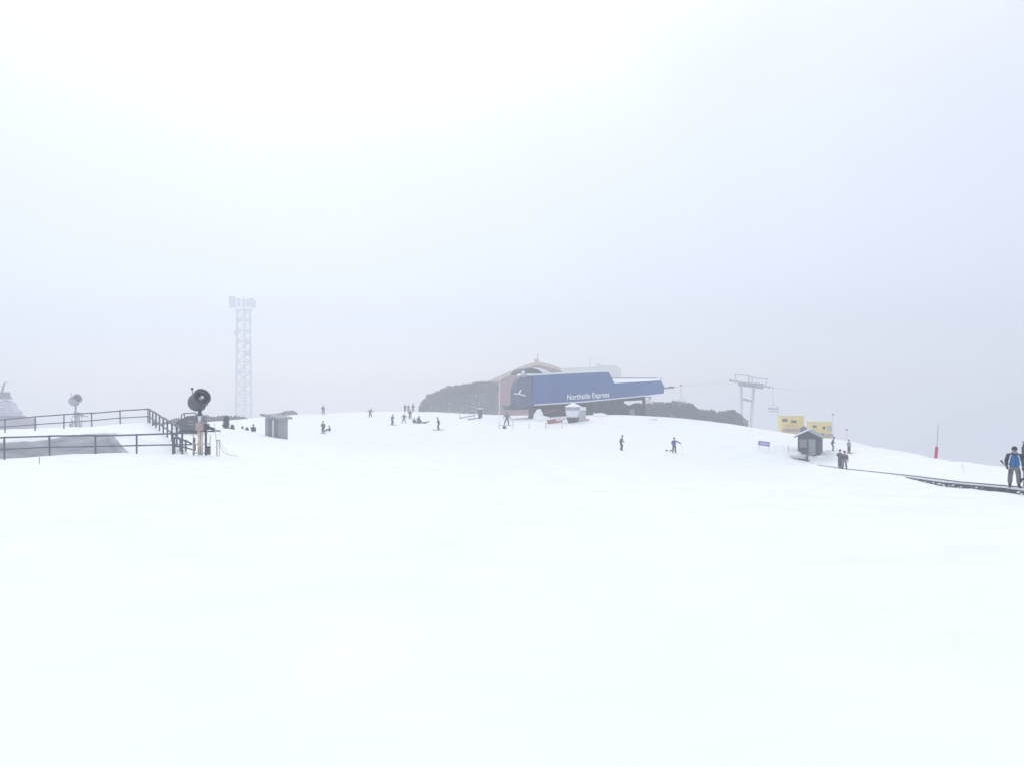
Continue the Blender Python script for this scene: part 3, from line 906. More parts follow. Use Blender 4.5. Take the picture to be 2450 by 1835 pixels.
# snow heaps and small things in front of the station
def heap(px, py, Y, wpx, hpx, dpx=None):
    bm = bmesh.new()
    c = hit(px, py, Y)
    s = c.y / F
    ball(bm, (c.x, c.y, c.z - 0.05), 1, wpx * s / 2, (dpx or wpx) * s / 2, hpx * s, seg=20)
    for v in bm.verts:
        v.co += 0.12 * hpx * s * mnoise.noise_vector(v.co * 1.4)
    o = obj('snow_heap', bm, SNOW, smooth=True)
    struct(o)
heap(1289, 1004, 129, 26, 26)
heap(1300, 1005, 128, 40, 11)
heap(1436, 996, 128, 42, 9)
heap(1421, 990, 129, 9, 7)
heap(1560, 1002, 121, 26, 5)
heap(1963, 1093, 91, 26, 6)
heap(1909, 1083, 92, 16, 5)
heap(640, 1040, 93, 34, 4)
heap(668, 1047, 92, 26, 4)
heap(478, 1091, 46, 70, 5, 40)

def op_cabin():
    b = hit(1372, 1009, 122)
    t = thing('operator_cabin', 'white eight sided booth with a pointed snowy roof under the lettering', 'booth', b, R(22.5))
    s = b.y / F
    part('base', UNDERD, t, lambda bm: lathe(bm, [(0.6, -.4), (0.85, 0.1), (1.12, 12 * s - .1), (.9, 12 * s)], n=16), True)
    part('wall', WHITEP, t, lambda bm: lathe(bm, [(1.0, 11.5 * s), (1.2, 22 * s), (1.22, 37 * s)], n=8))
    part('window', mat('pale_window', (.35, .38, .42), .3, .1, 2), t, lambda bm: lathe(bm, [(1.17, 27.5 * s), (1.235, 28 * s), (1.24, 34 * s), (1.17, 34.5 * s)], n=8))
    part('roof', SNOWCAP, t, lambda bm: lathe(bm, [(1.3, 35.5 * s), (1.4, 36.5 * s), (.6, 42 * s), (.05, 46 * s)], n=8))
    part('eave', UNDER, t, lambda bm: lathe(bm, [(1.28, 34.6 * s), (1.36, 35.4 * s), (1.25, 35.6 * s)], n=8))
op_cabin()
t = thing('snow_covered_box', 'small snow covered box against the right side of the white booth', 'box', hit(1393, 1008, 123) + Vector((0, 0, 0)))
part('box', mat('pale_box', (.42, .44, .46), .7, .15, 3), t, lambda bm: box(bm, (0, .6, .75), (1.1, .9, 1.6), bev=.05))
part('snow_cover', WHITEP, t, lambda bm: (box(bm, (0, .6, 1.85), (1.2, 1.0, .55), bev=.15)), True)
b = hit(1332, 1011, 119)
t = thing('crash_mat', 'red padded mat half covered with snow left of the white booth', 'mat', b, .12)
part('pad', REDM, t, lambda bm: box(bm, (-.35, 0, .3), (2.2, .8, .55), ry=-.12, bev=.12), True)
part('snow_cover', mat('pinkish_snow', (.75, .62, .66), .9, .08, 3), t, lambda bm: box(bm, (.55, -.25, .5), (1.5, .5, .32), ry=-.15, bev=.12), True)
b = hit(1396, 1006, 120)
t = thing('crash_mat', 'pale pink padded mat lying right of the white booth', 'mat', b, .1)
part('pad', PINK, t, lambda bm: box(bm, (0, 0, .18), (1.6, .7, .4), ry=.1, bev=.1), True)

# pale pole, stakes and net
b = hit(1194, 1024, 108)
o = part('flag_pole', WHITEP, None, lambda bm: (tube(bm, b - Vector((0, 0, .4)), b + Vector((.12, 0, 121 * b.y / F)), .05, .035, 10), tube(bm, b - Vector((0, 0, .1)), b + Vector((0, 0, .9)), .14, n=10)))
tag(o, 'tall thin pale pole standing at the left end of the blue station', 'pole')
for px, p0, p1, lab in [(1227.5, 1024, 1005, 'thin grey stake right of the person at the station nose'), (1266, 1024, 1012, 'short pale stake below the station column'),
                        (1305.5, 1026, 1009, 'grey stake holding the left end of the pink net'), (1345.5, 1024, 1002, 'pink stake holding the right end of the pink net')]:
    b = hit(px, p0, 106)
    o = part('marker_stake', PINK if px > 1340 else TIMB, None, lambda bm: tube(bm, b - Vector((0, 0, .3)), b + Vector((0, 0, (p0 - p1) * b.y / F)), .04, .035, 8))
    tag(o, lab, 'stake', 'marker stakes in front of the station')
def net():
    a = hit(1306, 1025, 106); b_ = hit(1345, 1023, 106)
    bm = bmesh.new()
    for k in range(5):
        z = .12 + .17 * k
        tube(bm, a + Vector((0, 0, z)), b_ + Vector((0, 0, z)), .008 if k < 4 else .018, n=4)
    for k in range(9):
        p = a.lerp(b_, k / 8)
        tube(bm, p + Vector((0, 0, .12)), p + Vector((0, 0, .8)), .007, n=4)
    o = obj('safety_net', bm, PINK)
    tag(o, 'faint pink net strung between two stakes before the station', 'net')
net()
b = hit(1207, 1024, 106)
t = thing('snow_shovel_pile', 'small dark bag lying on the snow below the person at the station', 'bag', b)
t.name = 'ski_bag'
part('bag_body', DARK, t, lambda bm: ball(bm, (0, 0, .14), .3, 1.1, .7, .6, seg=10), True)
part('strap', BLACK, t, lambda bm: path(bm, [(-.2, -.1, .25), (0, -.15, .42), (.2, -.1, .25)], .03))

# low logs / barrier left of the station under the thicket
for px, py, Y, L_, ry, lab in [(1118, 1000, 120, 3.0, -.16, 'long low pale rail sloping on the snow under the left thicket'), (1135, 1005, 118, 2.2, -.12, 'short dark plank on the snow below the sloping rail')]:
    b = hit(px, py, Y)
    t = thing('snow_barrier', lab, 'barrier', b, .1)
    part('board', TIMB, t, lambda bm: box(bm, (0, 0, .28), (L_, .12, .18), ry=ry))
    part('peg', TIMB, t, lambda bm: tube(bm, (-L_ * .45, 0, -.3), (-L_ * .45, 0, .75 if L_ > 2.5 else .3), .06, n=6))
    part('peg', TIMB, t, lambda bm: tube(bm, (L_ * .45, 0, -.3), (L_ * .45, 0, .6), .06, n=6))
b = hit(1149, 999, 125)
t = thing('utility_box', 'grey cabinet on the snow at the left corner of the red brown building', 'box', b)
part('cabinet', UNDER, t, lambda bm: box(bm, (0, 0, .7), (.75, .6, 1.8), bev=.04))
part('snow_cap', SNOWCAP, t, lambda bm: box(bm, (0, 0, 1.68), (.8, .66, .16), bev=.06), True)

# ---------------------------------------------------------------- lift pylon, rope and chairs
def pylon():
    Y = 205.0
    o0 = P(1786, 1021, Y)
    gzv = gz(o0.x, Y)
    t = thing('lift_pylon', 'pale two legged chairlift pylon with a dark crossarm right of the trees', 'pylon', Vector((o0.x, Y, gzv)))
    def L(px, py, y=0.0): return P(px, py, Y) - Vector((o0.x, Y, gzv)) + Vector((0, y, 0))
    PALE = mat('pale_painted_steel', (0.62, 0.65, 0.70), .6, .1, 2)
    a = L(1777, 1021); a.z = -.8
    part('leg', PALE, t, lambda bm: tube(bm, a, L(1773, 925), .38, .34, 10), True)
    c = L(1791, 1021); c.z = -.8
    part('leg', PALE, t, lambda bm: tube(bm, c, L(1803, 929), .36, .38, 10), True)
    part('tie_beam', STEEL, t, lambda bm: tube(bm, L(1774, 954), L(1804, 961), .26, n=8), True)
    part('base_cabinet', UNDER, t, lambda bm: (box(bm, L(1785, 1012, -.5), (.75, .6, 1.7), bev=.05), tube(bm, L(1782, 1012, -.5), L(1782, 1000, -.5), .12, n=6)))
    def arm(bm):
        prism(bm, [L(1766, 916, -.3), L(1826, 925, -.3), L(1826, 931, -.3), L(1766, 923, -.3)], (0, .6, 0))
    part('crossarm', STEEL, t, arm)
    def sheaves(px0, py0, px1, py1, n_, y):
        def f(bm):
            tube(bm, L(px0, py0, y), L(px1, py1, y), .13, n=6)
            for k in range(n_):
                q = k / (n_ - 1)
                px, py = px0 + (px1 - px0) * q, py0 + (py1 - py0) * q
                lathe(bm, [(.05, -.1), (.30, -.1), (.26, 0), (.30, .1), (.05, .1)], Matrix.Translation(L(px, py - 1, y)) @ Matrix.Rotation(R(90), 4, 'X'), 12)
        return f
    part('sheave_train', STEEL, t, sheaves(1742, 911.5, 1798, 921, 8, -2.2))
    part('sheave_train', STEEL, t, sheaves(1792, 918, 1847, 927, 8, 2.2))
    part('arm_beam', STEEL, t, lambda bm: (tube(bm, L(1772, 917, -2.2), L(1772, 919, 0), .15, n=6), tube(bm, L(1818, 924, 0), L(1818, 922, 2.2), .15, n=6)))
    part('maintenance_platform', STEEL, t, lambda bm: (box(bm, L(1784, 919, -1.2), (2.6, .9, .5), ry=.14), box(bm, L(1814, 922, -.5), (2.2, .9, 1.1), ry=.14)))
    def fr_(bm):
        path(bm, [L(1760, 912, -.6), L(1757, 896.5, -.6), L(1789, 899, -.6), L(1798, 902.5, -.6), L(1812, 906, -.6), L(1834, 906.5, -.6), L(1830, 921, -.6)], .1, 6)
        path(bm, [L(1790, 900, -.6), L(1790, 918, -.6)], .12, 6)
        path(bm, [L(1798, 903, -.6), L(1798, 918, -.6)], .09, 6)
    part('lifting_frame', STEEL, t, fr_)
pylon()
def rope():
    bm = bmesh.new()
    pts = [SP(1609, 927, 2.5), P(1629, 917.5, 195), P(1742, 911, 202.8)]
    path(bm, [SP(1609, 927, 2.5), P(1680, 915.5, 195), P(1742, 911, 202.8), P(1798, 920, 202.8), P(1940, 938, 204)], .012, 5)
    path(bm, [SP(1609, 927.5, 4.5), P(1700, 918, 198), P(1792, 917.5, 207.2), P(1847, 926.5, 207.2), P(2000, 952, 210)], .012, 5)
    o = obj('haul_rope', bm, ROPE)
    tag(o, 'thin steel lift rope running from the blue station over the pylon', 'cable')
rope()
def chair(px, py_top, py_seat, Y, label, wpx):
    o0 = P(px, py_top, Y)
    t = thing('lift_chair', label, 'lift chair', o0, group='chairs hanging from the lift rope')
    s = Y / F
    H = (py_seat - py_top) * s
    W_ = wpx * s
    part('grip', GUNM, t, lambda bm: box(bm, (0, 0, 0), (.45, .2, .22), bev=.03))
    part('hanger', STEEL, t, lambda bm: path(bm, [(0, 0, 0), (.0, .05, -H * .45), (.25, .2, -H * .62), (.25, .2, -H * .72)], .05, 8))
    part('frame', STEEL, t, lambda bm: path(bm, [(-W_ / 2 + .3, .3, -H * .78), (.25, .2, -H * .70), (W_ / 2 + .2, .3, -H * .80), (W_ / 2 + .2, -.2, -H), (-W_ / 2 + .25, -.2, -H * .97), (-W_ / 2 + .3, .3, -H * .78)], .04, 6))
    part('seat', GUNM, t, lambda bm: box(bm, (.2, -.1, -H * .97), (W_, .5, .09), ry=.06, bev=.02))
    part('backrest', STEEL, t, lambda bm: box(bm, (.2, .2, -H * .87), (W_, .07, .4), ry=.06, bev=.02))
    part('footrest', STEEL, t, lambda bm: path(bm, [(-W_ / 2 + .3, -.3, -H * .98), (-W_ / 2 + .4, -.6, -H * 1.12), (W_ / 2, -.6, -H * 1.14), (W_ / 2 + .1, -.3, -H)], .03, 6))
chair(1629, 921, 968, 170, 'empty pale lift chair hanging between the station and the pylon', 20)
chair(1849, 928, 985, 207, 'faint lift chair hanging right of the pylon above the yellow cabins', 24)

# ---------------------------------------------------------------- huts
def timber_hut():
    # left face turned to the left, door face turned to the right
    b = hit(650, 1045, 92)
    s = b.y / F
    rz = R(-24)
    t = thing('timber_hut', 'small grey slatted timber hut on the left of the piste', 'hut', b, rz)
    w_, d_, h_ = 40 * s, 34 * s, 46 * s
    part('wall', TIMBL, t, lambda bm: box(bm, (0, d_ / 2, h_ / 2 - .3), (w_, d_, h_ + .6)))
    part('door', TIMB, t, lambda bm: box(bm, (-.12, -.03, h_ * .45), (.5, .06, h_ * .86)))
    part('corner_post', SNOWCAP, t, lambda bm: box(bm, (.22, -.04, h_ * .45), (.13, .07, h_ * .86)))
    part('slat_panel', mat('mauve_boards', (.26, .235, .29), .85, .2, 2, stretch=(8, 8, .5)), t, lambda bm: [box(bm, (.42 + .17 * k, -.035, h_ * .47), (.13, .06, h_ * .92)) for k in range(3)])
    def roof(bm):
        prism(bm, [(-w_ / 2 - .25, -.35, h_ + .35), (-w_ / 2 - .25, -.35, h_ + .18), (w_ / 2 + .3, -.35, h_ - .18), (w_ / 2 + .3, -.35, h_ + .02)], (0, d_ + .7, 0))
    part('roof', mat('grey_sheet_roof', (.27, .29, .32), .7, .15, 2), t, roof)
    part('roof_ridge', STEEL, t, lambda bm: (box(bm, (0, -.36, h_ + .18), (.16, .1, .28)), box(bm, (-w_ / 2 - .1, -.3, h_ + .32), (.4, .3, .16))))
    part('step', TIMB, t, lambda bm: box(bm, (w_ / 2 + .05, -.25, -.02), (.6, .4, .16)))
timber_hut()

def lift_hut():
    b = hit(1935, 1088, 92)
    s = b.y / F
    t = thing('lift_hut', 'dark gabled attendant hut at the far end of the conveyor', 'hut', b, R(-28))
    w_, d_, h_ = 50 * s, 2.6, 44 * s
    def wall(bm):
        prism(bm, [(-w_ / 2, 0, -.8), (w_ / 2, 0, -.8), (w_ / 2, 0, h_), (0, 0, h_ + .72), (-w_ / 2, 0, h_)], (0, d_, 0))
    part('wall', HUTD, t, wall)
    wn = part('window', mat('grey_glazing', (.20, .19, .22), .2, .15, 2), t, lambda bm: box(bm, (-.62, -.02, h_ * .62), (.78, .05, .98)))
    part('window_frame', HUTD, wn, lambda bm: (box(bm, (-.62, -.05, h_ * .62 - .52), (.9, .05, .07)), box(bm, (-.62, -.05, h_ * .62 + .52), (.9, .05, .07)), box(bm, (-.17, -.05, h_ * .62), (.08, .05, .97)), box(bm, (-1.06, -.05, h_ * .62), (.07, .05, .97))))
    dr = part('door', DOORG, t, lambda bm: box(bm, (.38, -.02, h_ * .44), (.74, .05, h_ * .86)))
    part('door_handle', BLACK, dr, lambda bm: box(bm, (.1, -.06, h_ * .45), (.05, .05, .14)))
    part('door_post', mat('red_brown_post', (.11, .05, .06), .7, .1, 3), t, lambda bm: box(bm, (-.08, -.03, h_ * .55), (.1, .07, h_ * .6)))
    part('bench_shelf', BLACK, t, lambda bm: box(bm, (-.62, -.12, h_ * .33), (.95, .2, .05)))
    def roof(bm, side):
        e = side * (w_ / 2 + .38)
        prism(bm, [(0, -.35, h_ + .74), (e, -.35, h_ - .06), (e, -.35, h_ - .16), (0, -.35, h_ + .62)], (0, d_ + .7, 0))
    rl = part('roof', HUTD, t, lambda bm: roof(bm, -1))
    part('roof', ROOFG, t, lambda bm: roof(bm, 1))
    part('roof_snow', SNOWCAP, rl, lambda bm: prism(bm, [(-.02, -.38, h_ + .74), (-.02, -.38, h_ + .94), (-w_ / 2 - .36, -.38, h_ + .12), (-w_ / 2 - .36, -.38, h_ - .05)], (0, d_ + .72, 0)))
lift_hut()
# chimney-like dark box seen over the hut roof
b = hit(1923, 1034, 118)
t = thing('fuel_tank', 'dark grey tank rising behind the attendant hut between the yellow cabins', 'tank', b)
part('tank_body', GUNM, t, lambda bm: lathe(bm, [(.3, -.6), (.48, -.4), (.48, 1.0), (.3, 1.2)], n=14), True)
part('filler_cap', DARK, t, lambda bm: tube(bm, (0, 0, 1.15), (0, 0, 1.35), .12, n=8))

def yellow_cabin(px0, px1, py0, py1, Y, label, wins, rz, slope):
    b = P((px0 + px1) / 2, py1, Y)
    s = Y / F
    w_, h_ = (px1 - px0) * s * .93, (py1 - py0) * s
    t = thing('yellow_cabin', label, 'cabin', b, rz, 'yellow cabins behind the right crest')
    def wall(bm):
        box(bm, (0, 1.2, h_ / 2 - .6), (w_, 2.4, h_ + 1.2), bev=.15)
    part('wall', YELL, t, wall)
    part('roof', mat('cream_roof', (.72, .68, .5), .7, .08, 2), t, lambda bm: box(bm, (0, 1.2, h_ + .06), (w_ + .1, 2.5, .2), bev=.08))
    for (wx, wy, ww, wh, m) in wins:
        x = (wx - (px0 + px1) / 2) * s
        z = (py1 - wy) * s
        wn = part('window', m, t, lambda bm: box(bm, (x, -.02, z), (ww * s, .06, wh * s)))
        part('window_frame', YELL, wn, lambda bm: (box(bm, (x, -.05, z + wh * s / 2 + .03), (ww * s + .1, .05, .06)), box(bm, (x, -.05, z - wh * s / 2 - .03), (ww * s + .1, .05, .06))))
    return t, s
t, s = yellow_cabin(1867, 1925, 996, 1029, 122, 'yellow cabin with two dark windows, left of the attendant hut roof',
                    [(1878, 1005, 12, 6.5, mat('olive_glass', (.07, .075, .06), .2, .1, 2)), (1899, 1008, 12, 6, MATS['olive_glass'])], R(-6), 0)
part('handrail', mat('ochre', (.45, .33, .12), .6, .1, 2), t, lambda bm: path(bm, [(-.9, -.06, .85), (-.75, -.06, .72), (.5, -.06, .70)], .04))
part('skirt', mat('mauve_skirt', (.42, .36, .40), .8, .1, 2), t, lambda bm: box(bm, (.1, -.04, .02), (3.2, .1, .42)))
t, s = yellow_cabin(1938, 1992, 1010, 1042, 118, 'yellow cabin partly hidden behind the right roof slope of the attendant hut',
                    [(1950, 1020, 9, 6, MATS['olive_glass']), (1971, 1023, 6, 7, MATS['olive_glass']), (1984, 1024, 10, 12, mat('pale_glazing', (.38, .40, .40), .3, .1, 2))], R(-8), 0)
part('wheel', BLACK, t, lambda bm: lathe(bm, [(.05, -.1), (.28, -.1), (.28, .1), (.05, .1)], Matrix.Translation((.12, -.1, .12)) @ Matrix.Rotation(R(90), 4, 'X'), 14), True)
part('skirt', MATS['mauve_skirt'], t, lambda bm: box(bm, (1.2, -.04, .06), (1.0, .1, .5)))
for px, py, p1, Y, lab in [(1993, 1040, 991, 116, 'thin faint lamp pole behind the right yellow cabin'), (2026, 1050, 1027, 112, 'short faint pole on the crest above the grey jacket skier')]:
    b = P(px, py, Y)
    t = thing('lamp_pole', lab, 'pole', b)
    h_ = (py - p1) * Y / F
    part('shaft', STEEL, t, lambda bm: tube(bm, (0, 0, -1.5), (0, 0, h_), .025, .018, 8))
    part('lamp_head', STEEL, t, lambda bm: box(bm, (0, 0, h_), (.3, .2, .22), bev=.05))

# ---------------------------------------------------------------- conveyor lift (magic carpet)
CLg = []
for k in range(len(CL) - 1):
    for j in range(8):
        CLg.append(CL[k].lerp(CL[k + 1], j / 8))
CLg.append(CL[-1])
CLg = [Vector((p.x, p.y, p.z)) for p in CLg]
def conveyor():
    t = thing('conveyor_lift', 'long narrow snow covered conveyor belt climbing to the right edge', 'conveyor', CLg[0])
    o0 = CLg[0]
    def sweep(prof):
        def f(bm):
            rings = []
            for i, p in enumerate(CLg):
                d = (CLg[min(i + 1, len(CLg) - 1)] - CLg[max(i - 1, 0)]); d.z = 0; d.normalize()
                nrm = Vector((-d.y, d.x, 0))          # towards the near (left) side
                rings.append([bm.verts.new(p - o0 + nrm * a + Vector((0, 0, z))) for a, z in prof])
            for A, B in zip(rings[:-1], rings[1:]):
                for k in range(len(prof)):
                    k2 = (k + 1) % len(prof)
                    bm.faces.new((A[k], A[k2], B[k2], B[k]))
            bm.faces.new(rings[0]); bm.faces.new(rings[-1][::-1])
        return f
    part('belt', mat('snowy_belt', (.62, .65, .70), .9, .25, 3), t, sweep([(-.36, 0), (.36, 0), (.36, -.06), (-.36, -.06)]))
    part('far_edge', DARK, t, sweep([(-.46, .05), (-.38, .05), (-.38, -.3), (-.46, -.3)]))
    sk = part('near_skirt', mat('dark_skirt', (.035, .042, .055), .8, .5, 2.2), t, sweep([(.38, -.03), (.47, -.03), (.52, -.5), (.38, -.5)]))
    part('skirt_snow', SNOWCAP, sk, lambda bm: [ball(bm, (CLg[i] - CLg[0]).lerp(CLg[i + 1] - CLg[0], random.random()) + Vector((-.43, -.15, random.uniform(-.24, -.07))), random.uniform(.03, .10), 2.2, .8, .5, seg=8)
                                             for i in range(4, 24) for q in range(4)], True)
conveyor()
# snow drifting against the near side of the far half of the belt
def drift():
    bm = bmesh.new()
    rows = []
    for i in range(14, len(CLg)):
        p = CLg[i]
        d = (CLg[min(i + 1, len(CLg) - 1)] - CLg[max(i - 1, 0)]); d.z = 0; d.normalize()
        nrm = Vector((-d.y, d.x, 0))
        k = min(1.0, (i - 14) / 12.0)
        j = .03 * mnoise.noise((i * .9, 0, 0))
        rows.append([bm.verts.new(p + nrm * a + Vector((0, 0, z))) for a, z in [(.36, -.3), (.40, -.3 + k * .35 + j), (.52, -.30 + k * .33 + j), (.8, -.30 + k * .2 + j), (1.5, -.28), (2.2, -.5)]])
    for A, B in zip(rows[:-1], rows[1:]):
        for q in range(5):
            bm.faces.new((A[q], A[q + 1], B[q + 1], B[q]))
    struct(obj('snow_drift', bm, SNOW, smooth=True))
drift()
b = hit(1912, 1100, 90)
t = thing('conveyor_drum', 'low grey end unit of the conveyor in front of the attendant hut', 'machine', b, R(-14))
s = b.y / F
part('cover', mat('pale_grey_cover', (.52, .54, .60), .6, .1, 3), t, lambda bm: prism(bm, [(-.95, 0, .52), (.85, 0, .42), (.80, 0, .16), (-.75, 0, .24)], (0, 1.1, 0)))
part('foot', DARK, t, lambda bm: box(bm, (-.6, .3, .06), (.5, .5, .28), bev=.04))
part('drum', BLACK, t, lambda bm: tube(bm, (-.1, .2, .1), (.95, .2, -.02), .12, n=10))
part('side_rail', DARK, t, lambda bm: tube(bm, (.3, -.03, .12), (1.2, -.03, -.03), .05, n=6))
b = hit(1931, 1104, 88)
t = thing('switch_post', 'dark post with a blue box at the foot of the attendant hut door', 'post', b)
part('post', DARK, t, lambda bm: box(bm, (0, 0, .3), (.22, .18, .9)))
part('switch_box', mat('slate_blue', (.09, .12, .2), .6, .1, 3), t, lambda bm: box(bm, (0, -.02, .78), (.34, .22, .26), bev=.03))
# drive unit post at the right picture edge
b = P(2464, 1162, 33.5); b.z = gz(b.x, b.y)
t = thing('conveyor_control_post', 'dark control post cut by the right picture edge beside the man', 'post', b)
part('column', GUNM, t, lambda bm: box(bm, (.0, .3, 1.66), (.17, .15, .5), taper=1.3))
part('warning_light', DARK, t, lambda bm: (tube(bm, (.0, .3, 1.9), (.0, .3, 2.05), .10, n=12), tube(bm, (.0, .3, 2.09), (.0, .3, 2.14), .11, n=12), tube(bm, (.0, .3, 2.05), (.0, .3, 2.09), .03, n=8)))
part('panel', CREAM, t, lambda bm: box(bm, (.06, .3, .7), (.22, .2, 1.42), bev=.02))
part('arm', BLACK, t, lambda bm: path(bm, [(.3, .1, .62), (-.16, .1, .60), (-.28, .1, .57), (-.33, .1, .45)], .045, 8))

# marker pole with red pad, bent stake, banner, rope fence
b = hit(2239, 1089.5, 67)
t = thing('marker_pole', 'leaning thin pole with a red padded foot on the right crest', 'pole', b)
s = b.y / F
part('shaft', STEEL, t, lambda bm: tube(bm, (0, 0, -.3), (.22, 0, 81 * s), .03, .022, 8))
part('pad', mat('bright_red', (.62, .03, .07), .6, .1, 3), t, lambda bm: lathe(bm, [(.11, -.2), (.12, 0), (.12, 25 * s), (.10, 28 * s)], Matrix.Rotation(.08, 4, 'Y'), 12), True)
part('pad_band', REDM, t, lambda bm: (lathe(bm, [(.123, 19 * s), (.126, 19.2 * s), (.126, 22 * s), (.123, 22.2 * s)], Matrix.Rotation(.08, 4, 'Y'), 12)), True)
b = hit(2305, 1128, 55)
o = part('marker_stake', PINK, None, lambda bm: path(bm, [b - Vector((0, 0, .2)), b + Vector((-.03, 0, .3)), b + Vector((-.08, 0, .6))], .014))
tag(o, 'thin pale pink stake behind the conveyor left of the man', 'stake')
def banner():
    b = hit(1828, 1074, 95)
    s = b.y / F
    t = thing('banner', 'small faded blue banner on two thin posts below the pylon', 'banner', b, R(-8))
    part('sheet', BANNER, t, lambda bm: box(bm, (0, 0, 13.5 * s), (27 * s, .05, 11 * s), ry=.13))
    part('band', mat('pale_lilac', (.5, .52, .72), .7, .1, 3), t, lambda bm: box(bm, (.1, -.035, 13 * s), (20 * s, .02, 3 * s), ry=.13))
    for x in (-.5, .55):
        part('post', TIMBL, t, lambda bm: tube(bm, (x, .04, -.3), (x, .04, 13 * s), .02, n=6))
banner()
fp = []
for px, py, h_, lab in [(1852, 1079, 13, 'pale thin fence stake nearest the blue banner'), (1875, 1084, 20, 'pale thin fence stake midway between banner and attendant hut'), (1886, 1082, 20, 'grey thin fence stake just left of the attendant hut')]:
    b = hit(px, py, 93)
    fp.append((b, h_ * b.y / F))
    o = part('marker_stake', TIMB if px > 1880 else WHITEP, None, lambda bm: tube(bm, b - Vector((0, 0, .3)), b + Vector((0, 0, h_ * b.y / F)), .03, .025, 6))
    tag(o, lab, 'stake', 'stakes left of the attendant hut')
o = part('rope_line', WHITEP, None, lambda bm: [path(bm, [fp[i][0] + Vector((0, 0, fp[i][1] * k)), fp[i][0].lerp(fp[i + 1][0], .5) + Vector((0, 0, (fp[i][1] + fp[i + 1][1]) / 2 * k - .08)), fp[i + 1][0] + Vector((0, 0, fp[i + 1][1] * k))], .012, 5) for i in range(2) for k in (.45, .95)])
tag(o, 'white double rope strung between the stakes left of the attendant hut', 'rope')

# ---------------------------------------------------------------- building at the left picture edge
def left_building():
    Y = 215
    o0 = P(10, 1036, Y)
    t = thing('lift_building', 'mauve building with a stepped snowy tower cut by the left picture edge', 'building', o0)
    def L(px, py, y=0.0): return P(px, py, Y) - o0 + Vector((0, y, 0))
    part('wall', MAUVE, t, lambda bm: prism(bm, [L(-70, 1060), L(-70, 999), L(36, 1000), L(60, 1003), L(66, 1060)], (0, 5, 0)))
    part('roof_slab', UNDER, t, lambda bm: prism(bm, [L(-72, 1000, -.2), L(-72, 995.5, -.2), L(36, 995.5, -.2), L(36, 999.5, -.2)], (0, 5, 0)))
    part('tower', mat('pale_mauve', (.42, .42, .50), .8, .1, 2), t, lambda bm: prism(bm, [L(-40, 995, .6), L(-40, 958, .6), L(8, 958, .6), L(18, 964, .6), L(24, 976, .6), L(34, 985, .6), L(35, 995, .6)], (0, 3, 0)))
    part('snow_ledge', SNOWCAP, t, lambda bm: (box(bm, L(-5, 957.5, .4) + Vector((0, 1.2, 0)), (1.7, 2.8, .26), bev=.08), box(bm, L(0, 973, .35), (1.2, .6, .14), bev=.04)))
    part('beam', STEEL, t, lambda bm: [box(bm, L(-2, py, .5), (1.3, .25, .1)) for py in (962, 977)] + [path(bm, [L(8, 962, .5), L(20, 966, .5), L(22, 976, .5), L(10, 977, .5)], .06)])
    part('roof_unit', UNDER, t, lambda bm: (prism(bm, [L(-25, 955, .8), L(-25, 938, .8), L(8, 938, .8), L(11, 950, .8), L(16, 955, .8)], (0, 2, 0))))
    part('vent_stack', UNDER, t, lambda bm: (tube(bm, L(-4, 938, 1.5), L(2, 917, 1.5), .28, .22, 10), tube(bm, L(0, 917, 1.5), L(10, 914, 1.5), .08, n=8)))
left_building()
b = hit(168, 1027, 95)
o = part('marker_stake', TIMB, None, lambda bm: tube(bm, b - Vector((0, 0, .3)), b + Vector((0, 0, .75)), .1, .09, 8))
tag(o, 'short grey stump left of the distant snow gun pole', 'stake')

# ---------------------------------------------------------------- people
def skin_mesh(name, verts, edges, radii, root=0, sub=2):
    me = bpy.data.meshes.new(name)
    me.from_pydata([tuple(v) for v in verts], edges, [])
    o = bpy.data.objects.new(name, me)
    C.objects.link(o)
    m = o.modifiers.new('skin', 'SKIN')
    m.use_smooth_shade = True
    m.branch_smoothing = 0.6
    sv = me.skin_vertices[0].data
    for i, r in enumerate(radii):
        sv[i].radius = (r if isinstance(r, tuple) else (r, r))
        sv[i].use_root = (i == root)
    s = o.modifiers.new('sub', 'SUBSURF'); s.levels = sub; s.render_levels = sub
    bpy.context.view_layer.update()
    dg = bpy.context.evaluated_depsgraph_get()
    r = bpy.data.meshes.new_from_object(o.evaluated_get(dg))
    bpy.data.objects.remove(o); bpy.data.meshes.remove(me)
    r.name = name
    return r

